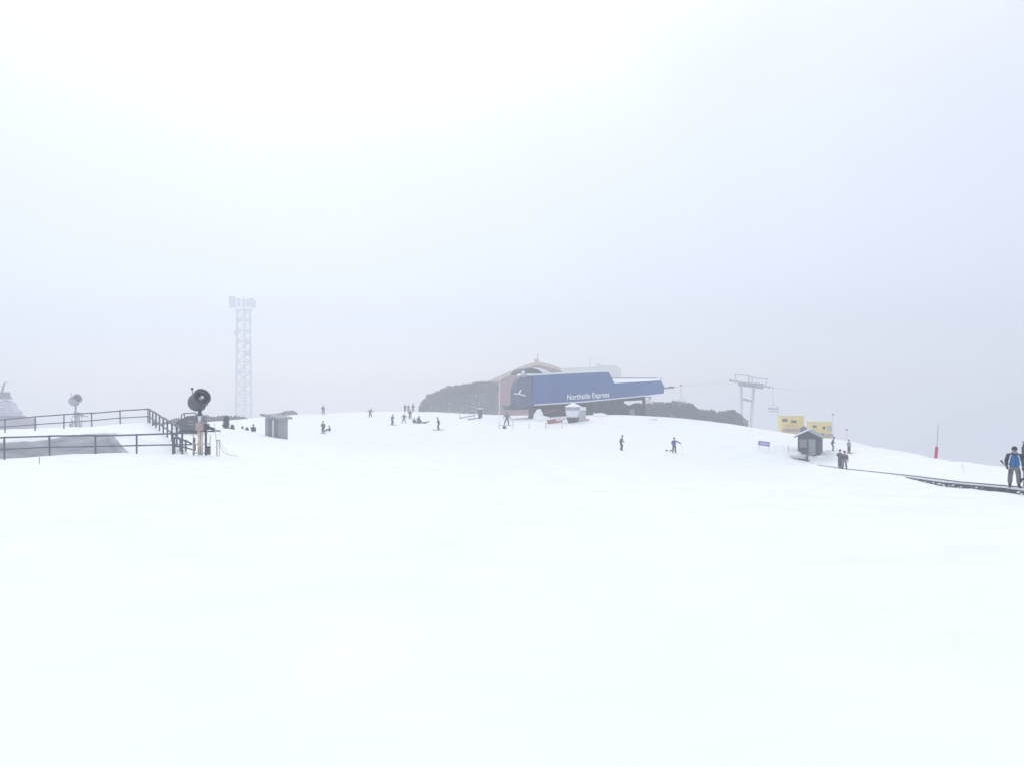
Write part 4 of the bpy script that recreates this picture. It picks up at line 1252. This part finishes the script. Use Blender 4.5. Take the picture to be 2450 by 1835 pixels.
BASE = dict(pelvis=(0, 0, .96), spine=(0, 0, 1.13), chest=(0, 0, 1.31), neck=(0, 0, 1.47), head0=(0, -.015, 1.57), head1=(0, -.015, 1.67),
            shl=(-.19, 0, 1.41), ell=(-.27, .03, 1.14), wrl=(-.27, -.08, .92), shr=(.19, 0, 1.41), elr=(.27, .03, 1.14), wrr=(.27, -.08, .92),
            hpl=(-.10, 0, .90), knl=(-.13, -.03, .50), anl=(-.14, .01, .10), hpr=(.10, 0, .90), knr=(.13, -.03, .50), anr=(.14, .01, .10),
            tol=(-.16, -.17, .045), tor=(.16, -.17, .045))
POSES = {
    'stand': {},
    'bulky': dict(shl=(-.22, 0, 1.41), shr=(.22, 0, 1.41), ell=(-.31, .02, 1.14), wrl=(-.29, -.1, .93), elr=(.33, .03, 1.15), wrr=(.32, -.04, .90), knl=(-.16, -.03, .5), anl=(-.17, .01, .1), tol=(-.19, -.17, .045), knr=(.16, -.03, .5), anr=(.17, .01, .1), tor=(.2, -.17, .045)),
    'relaxed': dict(wrl=(-.22, -.2, 1.0), wrr=(.30, -.02, .90), knr=(.15, -.07, .5), anr=(.18, -.03, .10), tor=(.22, -.2, .045)),
    'hug': dict(ell=(-.30, 0, 1.2), wrl=(-.12, -.22, 1.22), elr=(.29, .02, 1.16), wrr=(.22, -.16, .98), anl=(-.09, 0, .1), knl=(-.1, -.03, .5), tol=(-.10, -.18, .045), anr=(.1, 0, .1), knr=(.11, -.03, .5), tor=(.11, -.18, .045)),
    'side': dict(spine=(0, -.05, 1.10), chest=(0, -.09, 1.27), neck=(0, -.13, 1.42), head0=(0, -.17, 1.52), head1=(0, -.18, 1.62), shl=(-.18, -.1, 1.37), shr=(.18, -.1, 1.37),
                 ell=(-.25, -.04, 1.1), wrl=(-.22, -.24, .98), elr=(.25, -.06, 1.1), wrr=(.22, -.26, .98), knl=(-.14, -.14, .5), knr=(.14, -.14, .5), anl=(-.16, 0, .1), anr=(.16, 0, .1),
                 pelvis=(0, .04, .94), hpl=(-.1, .04, .88), hpr=(.1, .04, .88)),
    'lean': dict(pelvis=(-.06, .04, .85), hpl=(-.16, .04, .79), hpr=(.04, .04, .79), spine=(-.02, -.02, 1.01), chest=(.06, -.08, 1.17), neck=(.14, -.13, 1.30), head0=(.18, -.17, 1.39), head1=(.2, -.18, 1.48),
                 shl=(-.1, -.08, 1.28), shr=(.26, -.1, 1.24), ell=(-.3, -.02, 1.12), wrl=(-.48, -.1, 1.08), elr=(.42, -.12, 1.08), wrr=(.52, -.25, .98),
                 knl=(-.16, -.16, .47), knr=(.18, -.14, .46), anl=(-.12, 0, .1), anr=(.16, 0, .1)),
    'armout': dict(elr=(.40, -.06, 1.26), wrr=(.62, -.14, 1.13), wrl=(-.25, -.14, .96), anl=(-.17, 0, .1), anr=(.15, .02, .1), tol=(-.20, -.17, .045)),
    'stride': dict(hpl=(-.10, 0, .90), knl=(-.26, -.08, .52), anl=(-.36, .04, .12), tol=(-.46, -.1, .05), knr=(.15, -.04, .5), anr=(.22, .02, .1), tor=(.27, -.15, .045),
                   ell=(-.38, 0, 1.2), wrl=(-.5, -.14, 1.04), elr=(.36, 0, 1.18), wrr=(.44, -.14, .98)),
    'sit': dict(pelvis=(0, .1, .16), hpl=(-.11, .06, .15), hpr=(.11, .06, .15), spine=(0, .1, .33), chest=(0, .06, .52), neck=(0, .02, .68), head0=(0, -.01, .77), head1=(0, -.02, .87),
                shl=(-.19, .05, .62), shr=(.19, .05, .62), ell=(-.27, 0, .38), wrl=(-.2, -.25, .38), elr=(.27, 0, .38), wrr=(.2, -.25, .38),
                knl=(-.2, -.30, .42), anl=(-.2, -.58, .1), tol=(-.22, -.72, .12), knr=(.2, -.30, .42), anr=(.2, -.58, .1), tor=(.22, -.72, .12)),
    'kneel': dict(pelvis=(0, .1, .42), hpl=(-.11, .08, .38), hpr=(.11, .08, .38), spine=(0, .02, .58), chest=(0, -.1, .74), neck=(0, -.18, .86), head0=(0, -.24, .93), head1=(0, -.28, 1.02),
                  shl=(-.19, -.12, .82), shr=(.19, -.12, .82), ell=(-.25, -.26, .6), wrl=(-.16, -.45, .42), elr=(.25, -.26, .6), wrr=(.16, -.45, .42),
                  knl=(-.15, -.25, .12), anl=(-.15, .2, .08), tol=(-.15, .34, .05), knr=(.16, -.3, .46), anr=(.16, -.22, .1), tor=(.17, -.38, .05)),
    'lie': dict(pelvis=(0, .0, .16), hpl=(-.02, -.1, .15), hpr=(-.02, .1, .15), spine=(.17, 0, .18), chest=(.34, 0, .22), neck=(.48, 0, .27), head0=(.58, 0, .3), head1=(.68, 0, .33),
                shl=(.42, -.19, .24), shr=(.42, .19, .24), ell=(.22, -.3, .12), wrl=(.02, -.34, .1), elr=(.2, .3, .12), wrr=(0, .34, .1),
                knl=(-.4, -.16, .26), anl=(-.76, -.18, .1), tol=(-.8, -.2, .26), knr=(-.4, .14, .2), anr=(-.78, .16, .1), tor=(-.82, .18, .26)),
}
_pose_cache = {}
def pose_meshes(pose):
    if pose in _pose_cache:
        return _pose_cache[pose]
    J = {k: Vector(v) for k, v in BASE.items()}
    for k, v in POSES[pose].items():
        J[k] = Vector(v)
    out_ = {}
    V, E, Rr = [], [], []
    idx = {}
    def add(name, p, r, parent=None):
        idx[name] = len(V); V.append(Vector(p)); Rr.append(r)
        if parent is not None:
            E.append((idx[parent], idx[name]))
    add('pelvis', J['pelvis'], (.11, .075)); add('spine', J['spine'], (.105, .07), 'pelvis'); add('chest', J['chest'], (.13, .085), 'spine')
    add('neck', J['neck'], .055, 'chest')
    hd = (J['head1'] - J['neck']).normalized()
    add('head0', J['head0'], (.075, .085), 'neck'); add('head1', J['head1'], (.08, .095), 'head0'); add('crown', J['head1'] + hd * .055, (.055, .065), 'head1')
    for s in 'lr':
        add('sh' + s, J['sh' + s], .06, 'chest'); add('el' + s, J['el' + s], .042, 'sh' + s); add('wr' + s, J['wr' + s], .028, 'el' + s)
        add('hp' + s, J['hp' + s], .07, 'pelvis'); add('kn' + s, J['kn' + s], .058, 'hp' + s); add('an' + s, J['an' + s], .04, 'kn' + s); add('to' + s, J['to' + s], .032, 'an' + s)
    # hands: palm, four unequal bent fingers, thumb from the side
    hands = {}
    for s in 'lr':
        d = (J['wr' + s] - J['el' + s]).normalized()
        side = Vector((1 if s == 'l' else -1, 0, 0))
        side = (side - d * side.dot(d)).normalized()            # towards the thumb / body
        cur = d.cross(side).normalized()
        if cur.y > 0:
            cur = -cur
        hands[s] = (J['wr' + s], d, side, cur)
        w0 = J['wr' + s]
        add('pa' + s, w0 + d * .055, (.034, .018), 'wr' + s)
        for f, (off, ln) in enumerate(((.028, .075), (.010, .085), (-.008, .08), (-.026, .062))):
            k0 = w0 + d * .095 + side * off
            add(f'f{f}a{s}', k0, .0095, 'pa' + s)
            add(f'f{f}b{s}', k0 + d * ln * .5 + cur * .012, .0085, f'f{f}a{s}')
            add(f'f{f}c{s}', k0 + d * ln * .85 + cur * .04, .0075, f'f{f}b{s}')
        add('t0' + s, w0 + d * .045 + side * .04, .011, 'pa' + s)
        add('t1' + s, w0 + d * .085 + side * .06 + cur * .02, .009, 't0' + s)
    out_['body'] = skin_mesh('body', V, E, Rr, 0, 1)
    # nose and ears join the head
    bm = bmesh.new(); bm.from_mesh(out_['body'])
    fwd = Vector((0, -1, 0)) if pose != 'lie' else Vector((0, 0, 1))
    fc = J['head0'].lerp(J['head1'], .35)
    ball(bm, fc + fwd * .095, .018, .8, 1.1, 1.4, seg=8)
    sd_ = hd.cross(fwd).normalized()
    for q in (-1, 1):
        ball(bm, fc + sd_ * q * .082, .025, .5, .7, 1.2, seg=8)
    bm.to_mesh(out_['body']); bm.free()
    for p in out_['body'].polygons: p.use_smooth = True
    # jacket torso
    lowp = J['pelvis'].lerp(J['hpl'].lerp(J['hpr'], .5), .9)
    out_['jacket'] = skin_mesh('jacket', [lowp - (J['spine'] - J['pelvis']).normalized() * .11, J['spine'], J['chest'], J['neck'] - hd * .03, J['neck'] + hd * .035, J['shl'] * .75 + J['chest'] * .25, J['shr'] * .75 + J['chest'] * .25],
                               [(0, 1), (1, 2), (2, 3), (3, 4), (2, 5), (2, 6)], [(.27, .20), (.255, .19), (.26, .185), (.11, .11), (.09, .095), .12, .12], 0, 1)
    for s in 'lr':
        e = J['el' + s]; wv = J['wr' + s]
        out_['sleeve_' + s] = skin_mesh('sleeve', [J['sh' + s] * .85 + J['chest'] * .15, J['sh' + s].lerp(e, .3), e, e.lerp(wv, .6), wv], [(0, 1), (1, 2), (2, 3), (3, 4)], [.10, .095, .082, .072, .062], 0, 1)
        w0, d, side, cur = hands[s]
        gv = [w0 - d * .03, w0 + d * .05]; ge = [(0, 1)]; gr = [.045, (.047, .028)]
        for off, ln in ((.028, .075), (.010, .085), (-.008, .08), (-.026, .062)):
            k0 = w0 + d * .095 + side * off
            n0 = len(gv)
            gv += [k0, k0 + d * ln * .5 + cur * .012, k0 + d * ln * .9 + cur * .042]; ge += [(1, n0), (n0, n0 + 1), (n0 + 1, n0 + 2)]; gr += [.0145, .0135, .012]
        n0 = len(gv)
        gv += [w0 + d * .045 + side * .045, w0 + d * .09 + side * .068 + cur * .02]; ge += [(1, n0), (n0, n0 + 1)]; gr += [.017, .014]
        out_['glove_' + s] = skin_mesh('glove', gv, ge, gr, 0, 1)
        a, t_ = J['an' + s], J['to' + s]
        dn = (t_ - a)
        kd = (J['kn' + s] - a).normalized()
        heel = a - Vector((dn.x, dn.y, 0)).normalized() * .05 + Vector((0, 0, -.03)) if pose != 'lie' else a
        out_['boot_' + s] = skin_mesh('boot', [a + kd * .16, a, t_ - dn.normalized() * .03, t_ + dn.normalized() * .03, heel], [(0, 1), (1, 2), (2, 3), (1, 4)], [.075, .078, .055, .045, .055], 1, 1)
    out_['trousers'] = skin_mesh('trousers', [J['pelvis'] + (J['spine'] - J['pelvis']) * .75, J['hpl'].lerp(J['hpr'], .5), J['hpl'] + (J['knl'] - J['hpl']) * .12, J['knl'], J['anl'] + (J['knl'] - J['anl']) * .12,
                                              J['hpr'] + (J['knr'] - J['hpr']) * .12, J['knr'], J['anr'] + (J['knr'] - J['anr']) * .12],
                                 [(0, 1), (1, 2), (2, 3), (3, 4), (1, 5), (5, 6), (6, 7)], [(.19, .14), (.19, .155), .135, .105, .105, .135, .105, .105], 1, 1)
    # helmet / cap and goggles
    bm = bmesh.new()
    hc = J['head1'] + hd * .005
    rot = Vector((0, 0, 1)).rotation_difference(hd).to_matrix().to_4x4()
    ball(bm, hc, .125, .93, 1.08, 1.0, 16, rot)
    cut = J['head0'].lerp(J['head1'], .45)
    bmesh.ops.bisect_plane(bm, geom=bm.verts[:] + bm.edges[:] + bm.faces[:], plane_co=cut + fwd * .02, plane_no=hd * 1.0 + fwd * .45, clear_inner=True)
    bmesh.ops.holes_fill(bm, edges=bm.edges[:])
    me = bpy.data.meshes.new('helmet'); bm.to_mesh(me); bm.free()
    for p in me.polygons: p.use_smooth = True
    out_['helmet'] = me
    bm = bmesh.new()
    ball(bm, J['head0'].lerp(J['head1'], .62) + fwd * .075, .085, 1.0, .55, .48, 12, rot)
    me = bpy.data.meshes.new('goggles'); bm.to_mesh(me); bm.free()
    for p in me.polygons: p.use_smooth = True
    out_['goggles'] = me
    out_['J'] = J
    _pose_cache[pose] = out_
    return out_

def pmat(key, col, rough=.75):
    return mat(key, col, rough, .12, 14)
CL_ = {'black': (.02, .021, .026), 'charcoal': (.045, .047, .052), 'grey': (.17, .17, .19), 'olive': (.06, .062, .048), 'brown': (.075, .06, .05), 'navy': (.010, .014, .042),
       'blue': (.004, .125, .38), 'royal': (.05, .085, .30), 'plum': (.085, .05, .065), 'slate': (.055, .065, .085), 'palegrey': (.30, .31, .31), 'sand': (.32, .27, .2)}
def cm(c): return pmat('cloth_' + c, CL_[c])

def person(label, px, py, guess, hpx, pose='stand', rz=0.0, jacket='charcoal', trousers='black', helmet='black', sleeves=None, boots='black', gear=None, detail=False, pos=None, height=None):
    b = pos if pos is not None else hit(px, py, guess)
    s = b.y / F
    h = height or hpx * s
    full = {'sit': .98, 'kneel': 1.13, 'lie': .45, 'lean': 1.6, 'side': 1.74}.get(pose, 1.80)
    k = h / full if pose not in ('sit', 'kneel', 'lie') else max(.75, min(1.05, h / full))
    k = max(.55, min(1.12, k))
    t = thing('person', label, 'person', b - Vector((0, 0, .01)), rz)
    t.scale = (k, k, k)
    pm = pose_meshes(pose)
    def link(name, me, m, parent=t, lab=None):
        o = bpy.data.objects.new(name, me)
        C.objects.link(o); o.parent = parent
        if not me.materials:
            me.materials.append(m)
        o.material_slots[0].link = 'OBJECT'
        o.material_slots[0].material = m
        if lab: o['label'] = lab
        return o
    link('body', pm['body'], SKIN)
    jk = link('jacket', pm['jacket'], cm(jacket))
    for q in 'lr':
        link('sleeve', pm['sleeve_' + q], cm(sleeves or jacket), jk)
        link('boot', pm['boot_' + q], cm(boots))
        if detail:
            link('glove', pm['glove_' + q], cm('black'))
    link('trousers', pm['trousers'], cm(trousers))
    link('helmet', pm['helmet'], cm(helmet))
    if detail:
        link('goggles', pm['goggles'], mat('goggle_lens', (.55, .58, .62), .25, .1, 4))
    J = pm['J']
    def board(bm, a, b_, w_):
        a, b_ = Vector(a), Vector(b_)
        d = (b_ - a).normalized(); n_ = Vector((-d.y, d.x, 0)).normalized()
        cs = []
        for q, lift, ww in ((-.30, .09, .25), (-.22, .03, .75), (-.12, 0, 1), (1.12, 0, 1), (1.22, .03, .75), (1.30, .09, .25)):
            p = a + (b_ - a) * q + Vector((0, 0, lift))
            cs.append((p, w_ * ww))
        lo, hi = [], []
        for p, ww in cs:
            lo.append([bm.verts.new(p - n_ * ww / 2), bm.verts.new(p + n_ * ww / 2)])
            hi.append([bm.verts.new(p - n_ * ww / 2 + Vector((0, 0, .025))), bm.verts.new(p + n_ * ww / 2 + Vector((0, 0, .025)))])
        for i in range(len(cs) - 1):
            bm.faces.new((hi[i][0], hi[i + 1][0], hi[i + 1][1], hi[i][1])); bm.faces.new((lo[i][0], lo[i][1], lo[i + 1][1], lo[i + 1][0]))
            bm.faces.new((lo[i][0], lo[i + 1][0], hi[i + 1][0], hi[i][0])); bm.faces.new((lo[i][1], hi[i][1], hi[i + 1][1], lo[i + 1][1]))
        bm.faces.new((lo[0][0], hi[0][0], hi[0][1], lo[0][1])); bm.faces.new((lo[-1][0], lo[-1][1], hi[-1][1], hi[-1][0]))
    if gear == 'skis':
        for q in 'lr':
            a = J['an' + q].copy(); a.z = .012
            d = Vector((J['to' + q].x - a.x, J['to' + q].y - a.y, 0)).normalized()
            part('ski', cm('slate'), t, lambda bm: board(bm, a - d * .42, a + d * .62, .09))
    elif gear == 'board':
        a, b_ = J['anl'].copy(), J['anr'].copy()
        a.z = b_.z = .01
        a += (a - b_).normalized() * .22; b_ += (b_ - a).normalized() * .22
        part('snowboard', cm('charcoal'), t, lambda bm: board(bm, a, b_, .26))
    return t, J, k

# the man at the right edge, standing on the belt and facing the camera
i_ = min(range(len(CLg)), key=lambda i: abs((CLg[i].x / CLg[i].y) * F + HX - 2427))
mp = P(2427, 1165.5, CLg[i_].y); mp.z = CLg[i_].z + .01
man, J, k = person('man in a bright blue and navy ski jacket riding the conveyor towards the camera', 0, 0, 0, 0, 'bulky', -0.45,
                   'blue', 'grey', 'black', 'navy', detail=True, pos=mp, height=(1165.5 - 1066.5) * mp.y / F)
jk = [c for c in man.children if c.name.startswith('jacket')][0]
def stripes(sx):
    def f(bm):
        pts = [Vector((sx * .11, -.10, 1.43)), Vector((sx * .165, -.12, 1.36)), Vector((sx * .195, -.115, 1.22)), Vector((sx * .20, -.11, 1.08))]
        path(bm, pts, .022, 6)
    return f
part('stripe', mat('white_piping', (.72, .8, .86), .6, .05, 5), jk, stripes(-1), True)
part('stripe', mat('white_piping', (.72, .8, .86), .6, .05, 5), jk, stripes(1), True)
part('zip', cm('navy'), jk, lambda bm: box(bm, (.02, -.158, 1.15), (.016, .02, .5)))
part('collar', cm('navy'), jk, lambda bm: lathe(bm, [(.12, 1.40), (.15, 1.43), (.125, 1.52), (.10, 1.52)], Matrix.Translation((0, .02, 0)), n=16), True)
part('shoulder_yoke', cm('navy'), jk, lambda bm: (ball(bm, (-.19, .03, 1.41), .12, 1.05, .9, .62), ball(bm, (.19, .03, 1.41), .12, 1.05, .9, .62)), True)
part('cap_brim', cm('black'), man, lambda bm: ball(bm, (0, -.12, 1.70), .10, 1.0, .7, .12), True)
part('neck_warmer', cm('palegrey'), man, lambda bm: lathe(bm, [(.085, 1.46), (.105, 1.5), (.10, 1.57), (.07, 1.57)], Matrix.Translation((0, -.015, 0)), n=14), True)
part('pocket', cm('charcoal'), man, lambda bm: (box(bm, (-.2, -.11, .70), (.03, .12, .18), bev=.01), box(bm, (.2, -.11, .70), (.03, .12, .18), bev=.01)))
# ski pole under his arm
hand = Matrix.Rotation(-.45, 3, 'Z') @ Vector((-.30, -.14, .88)) * k
c0 = man.location
t = thing('ski_pole', 'black ski pole held at hip height by the man in blue', 'ski pole', c0 + hand, -.45)
a0, a1 = Vector((-.20, -.04, .26)), Vector((.03, .06, -.06))
part('grip', cm('black'), t, lambda bm: (tube(bm, a0, a0.lerp(a1, .35), .034, .026, 8), ball(bm, a0, .042, seg=8)), True)
part('shaft', cm('charcoal'), t, lambda bm: tube(bm, a0.lerp(a1, .35), a1 + (a1 - a0) * .5, .014, .010, 8), True)
part('basket', cm('black'), t, lambda bm: lathe(bm, [(.005, -.005), (.05, -.005), (.05, .005), (.005, .005)], Matrix.Translation(a1 + (a1 - a0) * .42), 10), True)

# couple on the conveyor
for px, pose, jc, tr, hl, sl, rz, lab in [(2009.5, 'hug', 'slate', 'charcoal', 'black', 'black', .15, 'person in dark slate clothes with bent arm, left of the pair on the conveyor'),
                                          (2020.5, 'relaxed', 'plum', 'grey', 'black', 'charcoal', -.5, 'person in plum and grey ski clothes, right of the pair on the conveyor')]:
    i_ = min(range(len(CLg)), key=lambda i: abs((CLg[i].x / CLg[i].y) * F + HX - px))
    p0 = CLg[i_]
    pp = Vector(((px - HX) / F * p0.y, p0.y, p0.z + .01))
    person(lab, 0, 0, 0, 0, pose, rz, jc, tr, hl, sl, detail=True, pos=pp, height=46.5 * p0.y / F * (1 if px < 2015 else .98))

person('person in slate clothes leaning forward on skis right of the attendant hut', 1991.5, 1078, 97, 34, 'side', 1.2, 'slate', 'slate', 'charcoal', gear='skis')
person('person in a pale grey jacket and dark trousers right of the slate skier', 2031, 1083, 100, 33, 'stand', .4, 'palegrey', 'charcoal', 'grey', gear='skis')
person('snowboarder in olive brown clothes seen side-on, left of the blue jacket skier', 1485.5, 1076.5, 93, 37, 'side', 1.1, 'olive', 'brown', 'olive', detail=True)
bs, Jb, kb = person('skier in a blue jacket stretching one arm out to the right', 1613, 1083, 89, 38, 'armout', .1, 'royal', 'charcoal', 'charcoal', detail=True)
hp = bs.location + Vector(Jb['wrr']) * kb
t = thing('ski_pole', 'thin ski pole hanging from the outstretched hand of the blue jacket skier', 'ski pole', hp)
part('shaft', TIMB, t, lambda bm: tube(bm, (0.02, -.02, .12), (.3, -.1, -1.0), .012, n=6))
part('grip', cm('charcoal'), t, lambda bm: tube(bm, (.0, 0, .14), (.03, -.02, -.02), .025, n=6))
b = hit(1600, 1079, 90)
t = thing('snowboard', 'grey snowboard lying on the snow left of the blue jacket skier', 'snowboard', b, .3)
part('deck', cm('palegrey'), t, lambda bm: box(bm, (0, 0, .05), (1.1, .25, .03), bev=.01))
part('binding', cm('charcoal'), t, lambda bm: (box(bm, (-.25, 0, .12), (.16, .2, .12)), box(bm, (.25, 0, .12), (.16, .2, .12))))

# skiers far out on the saddle
person('dark skier standing on the crest line, straight above the adult with a child', 773, 991, 152, 23, 'relaxed', .5, 'slate', 'charcoal', gear='board')
person('adult in dark clothes standing beside a crouching child left on the piste', 773, 1037, 108, 31, 'relaxed', -.3, 'charcoal', 'charcoal', gear='board')
person('small child sitting on the snow at the side of the standing adult', 788, 1032, 109, 15, 'sit', -1.1, 'charcoal', 'black')
person('snowboarder leaning sideways in a turn just below the crest', 886, 998, 154, 22, 'lean', 0.0, 'charcoal', 'slate', gear='board')
person('tall skier in olive grey leaning forward, alone left of the group on the snow', 938, 1016.5, 126, 27, 'side', 1.0, 'olive', 'olive', 'grey', gear='skis')
person('skier with arms held out from the body left of the group sitting on the snow', 967, 1012, 138, 24, 'stride', .2, 'slate', 'charcoal')
person('faint skier at the left end of the row of people on the crest', 969, 985, 166, 19, 'stand', .6, 'slate', 'charcoal')
person('faint skier behind the slim skier in the row of people on the crest', 977, 985, 167, 18, 'relaxed', -.4, 'slate', 'slate')
person('slim dark skier standing directly left of the group sitting on the snow', 981, 1003, 146, 26, 'side', .3, 'charcoal', 'charcoal')
person('faint tall skier in the row on the crest between the pair and the thicket', 988.5, 984, 166, 20, 'stand', -.5, 'slate', 'slate')
person('faint stout skier on the crest touching the left edge of the thicket', 1004, 984, 166, 17, 'hug', 1.0, 'slate', 'slate')
person('person kneeling at the back of the group resting on the snow', 1000, 1010, 133, 22, 'kneel', .9, 'slate', 'charcoal')
person('person sitting at the left of the group resting on the snow', 991, 1013, 131, 15, 'sit', .6, 'charcoal', 'slate')
person('person sitting at the right of the group resting on the snow', 1004, 1014, 130, 17, 'sit', -.5, 'slate', 'charcoal')
person('person lying on the snow right of the resting group', 1015, 1013, 130, 7, 'lie', .1, 'charcoal', 'charcoal')
person('skier in olive grey standing alone midway between the group and the station', 1050, 1028, 112, 31, 'side', -1.2, 'olive', 'olive', 'charcoal', gear='skis')
person('dark skier with spread legs below the round nose of the blue station', 1213, 1017, 110, 36, 'stride', .1, 'slate', 'charcoal', gear='skis')
person('small hunched person sitting on the snow left of the timber hut', 606, 1033, 84, 19, 'sit', .4, 'charcoal', 'charcoal')
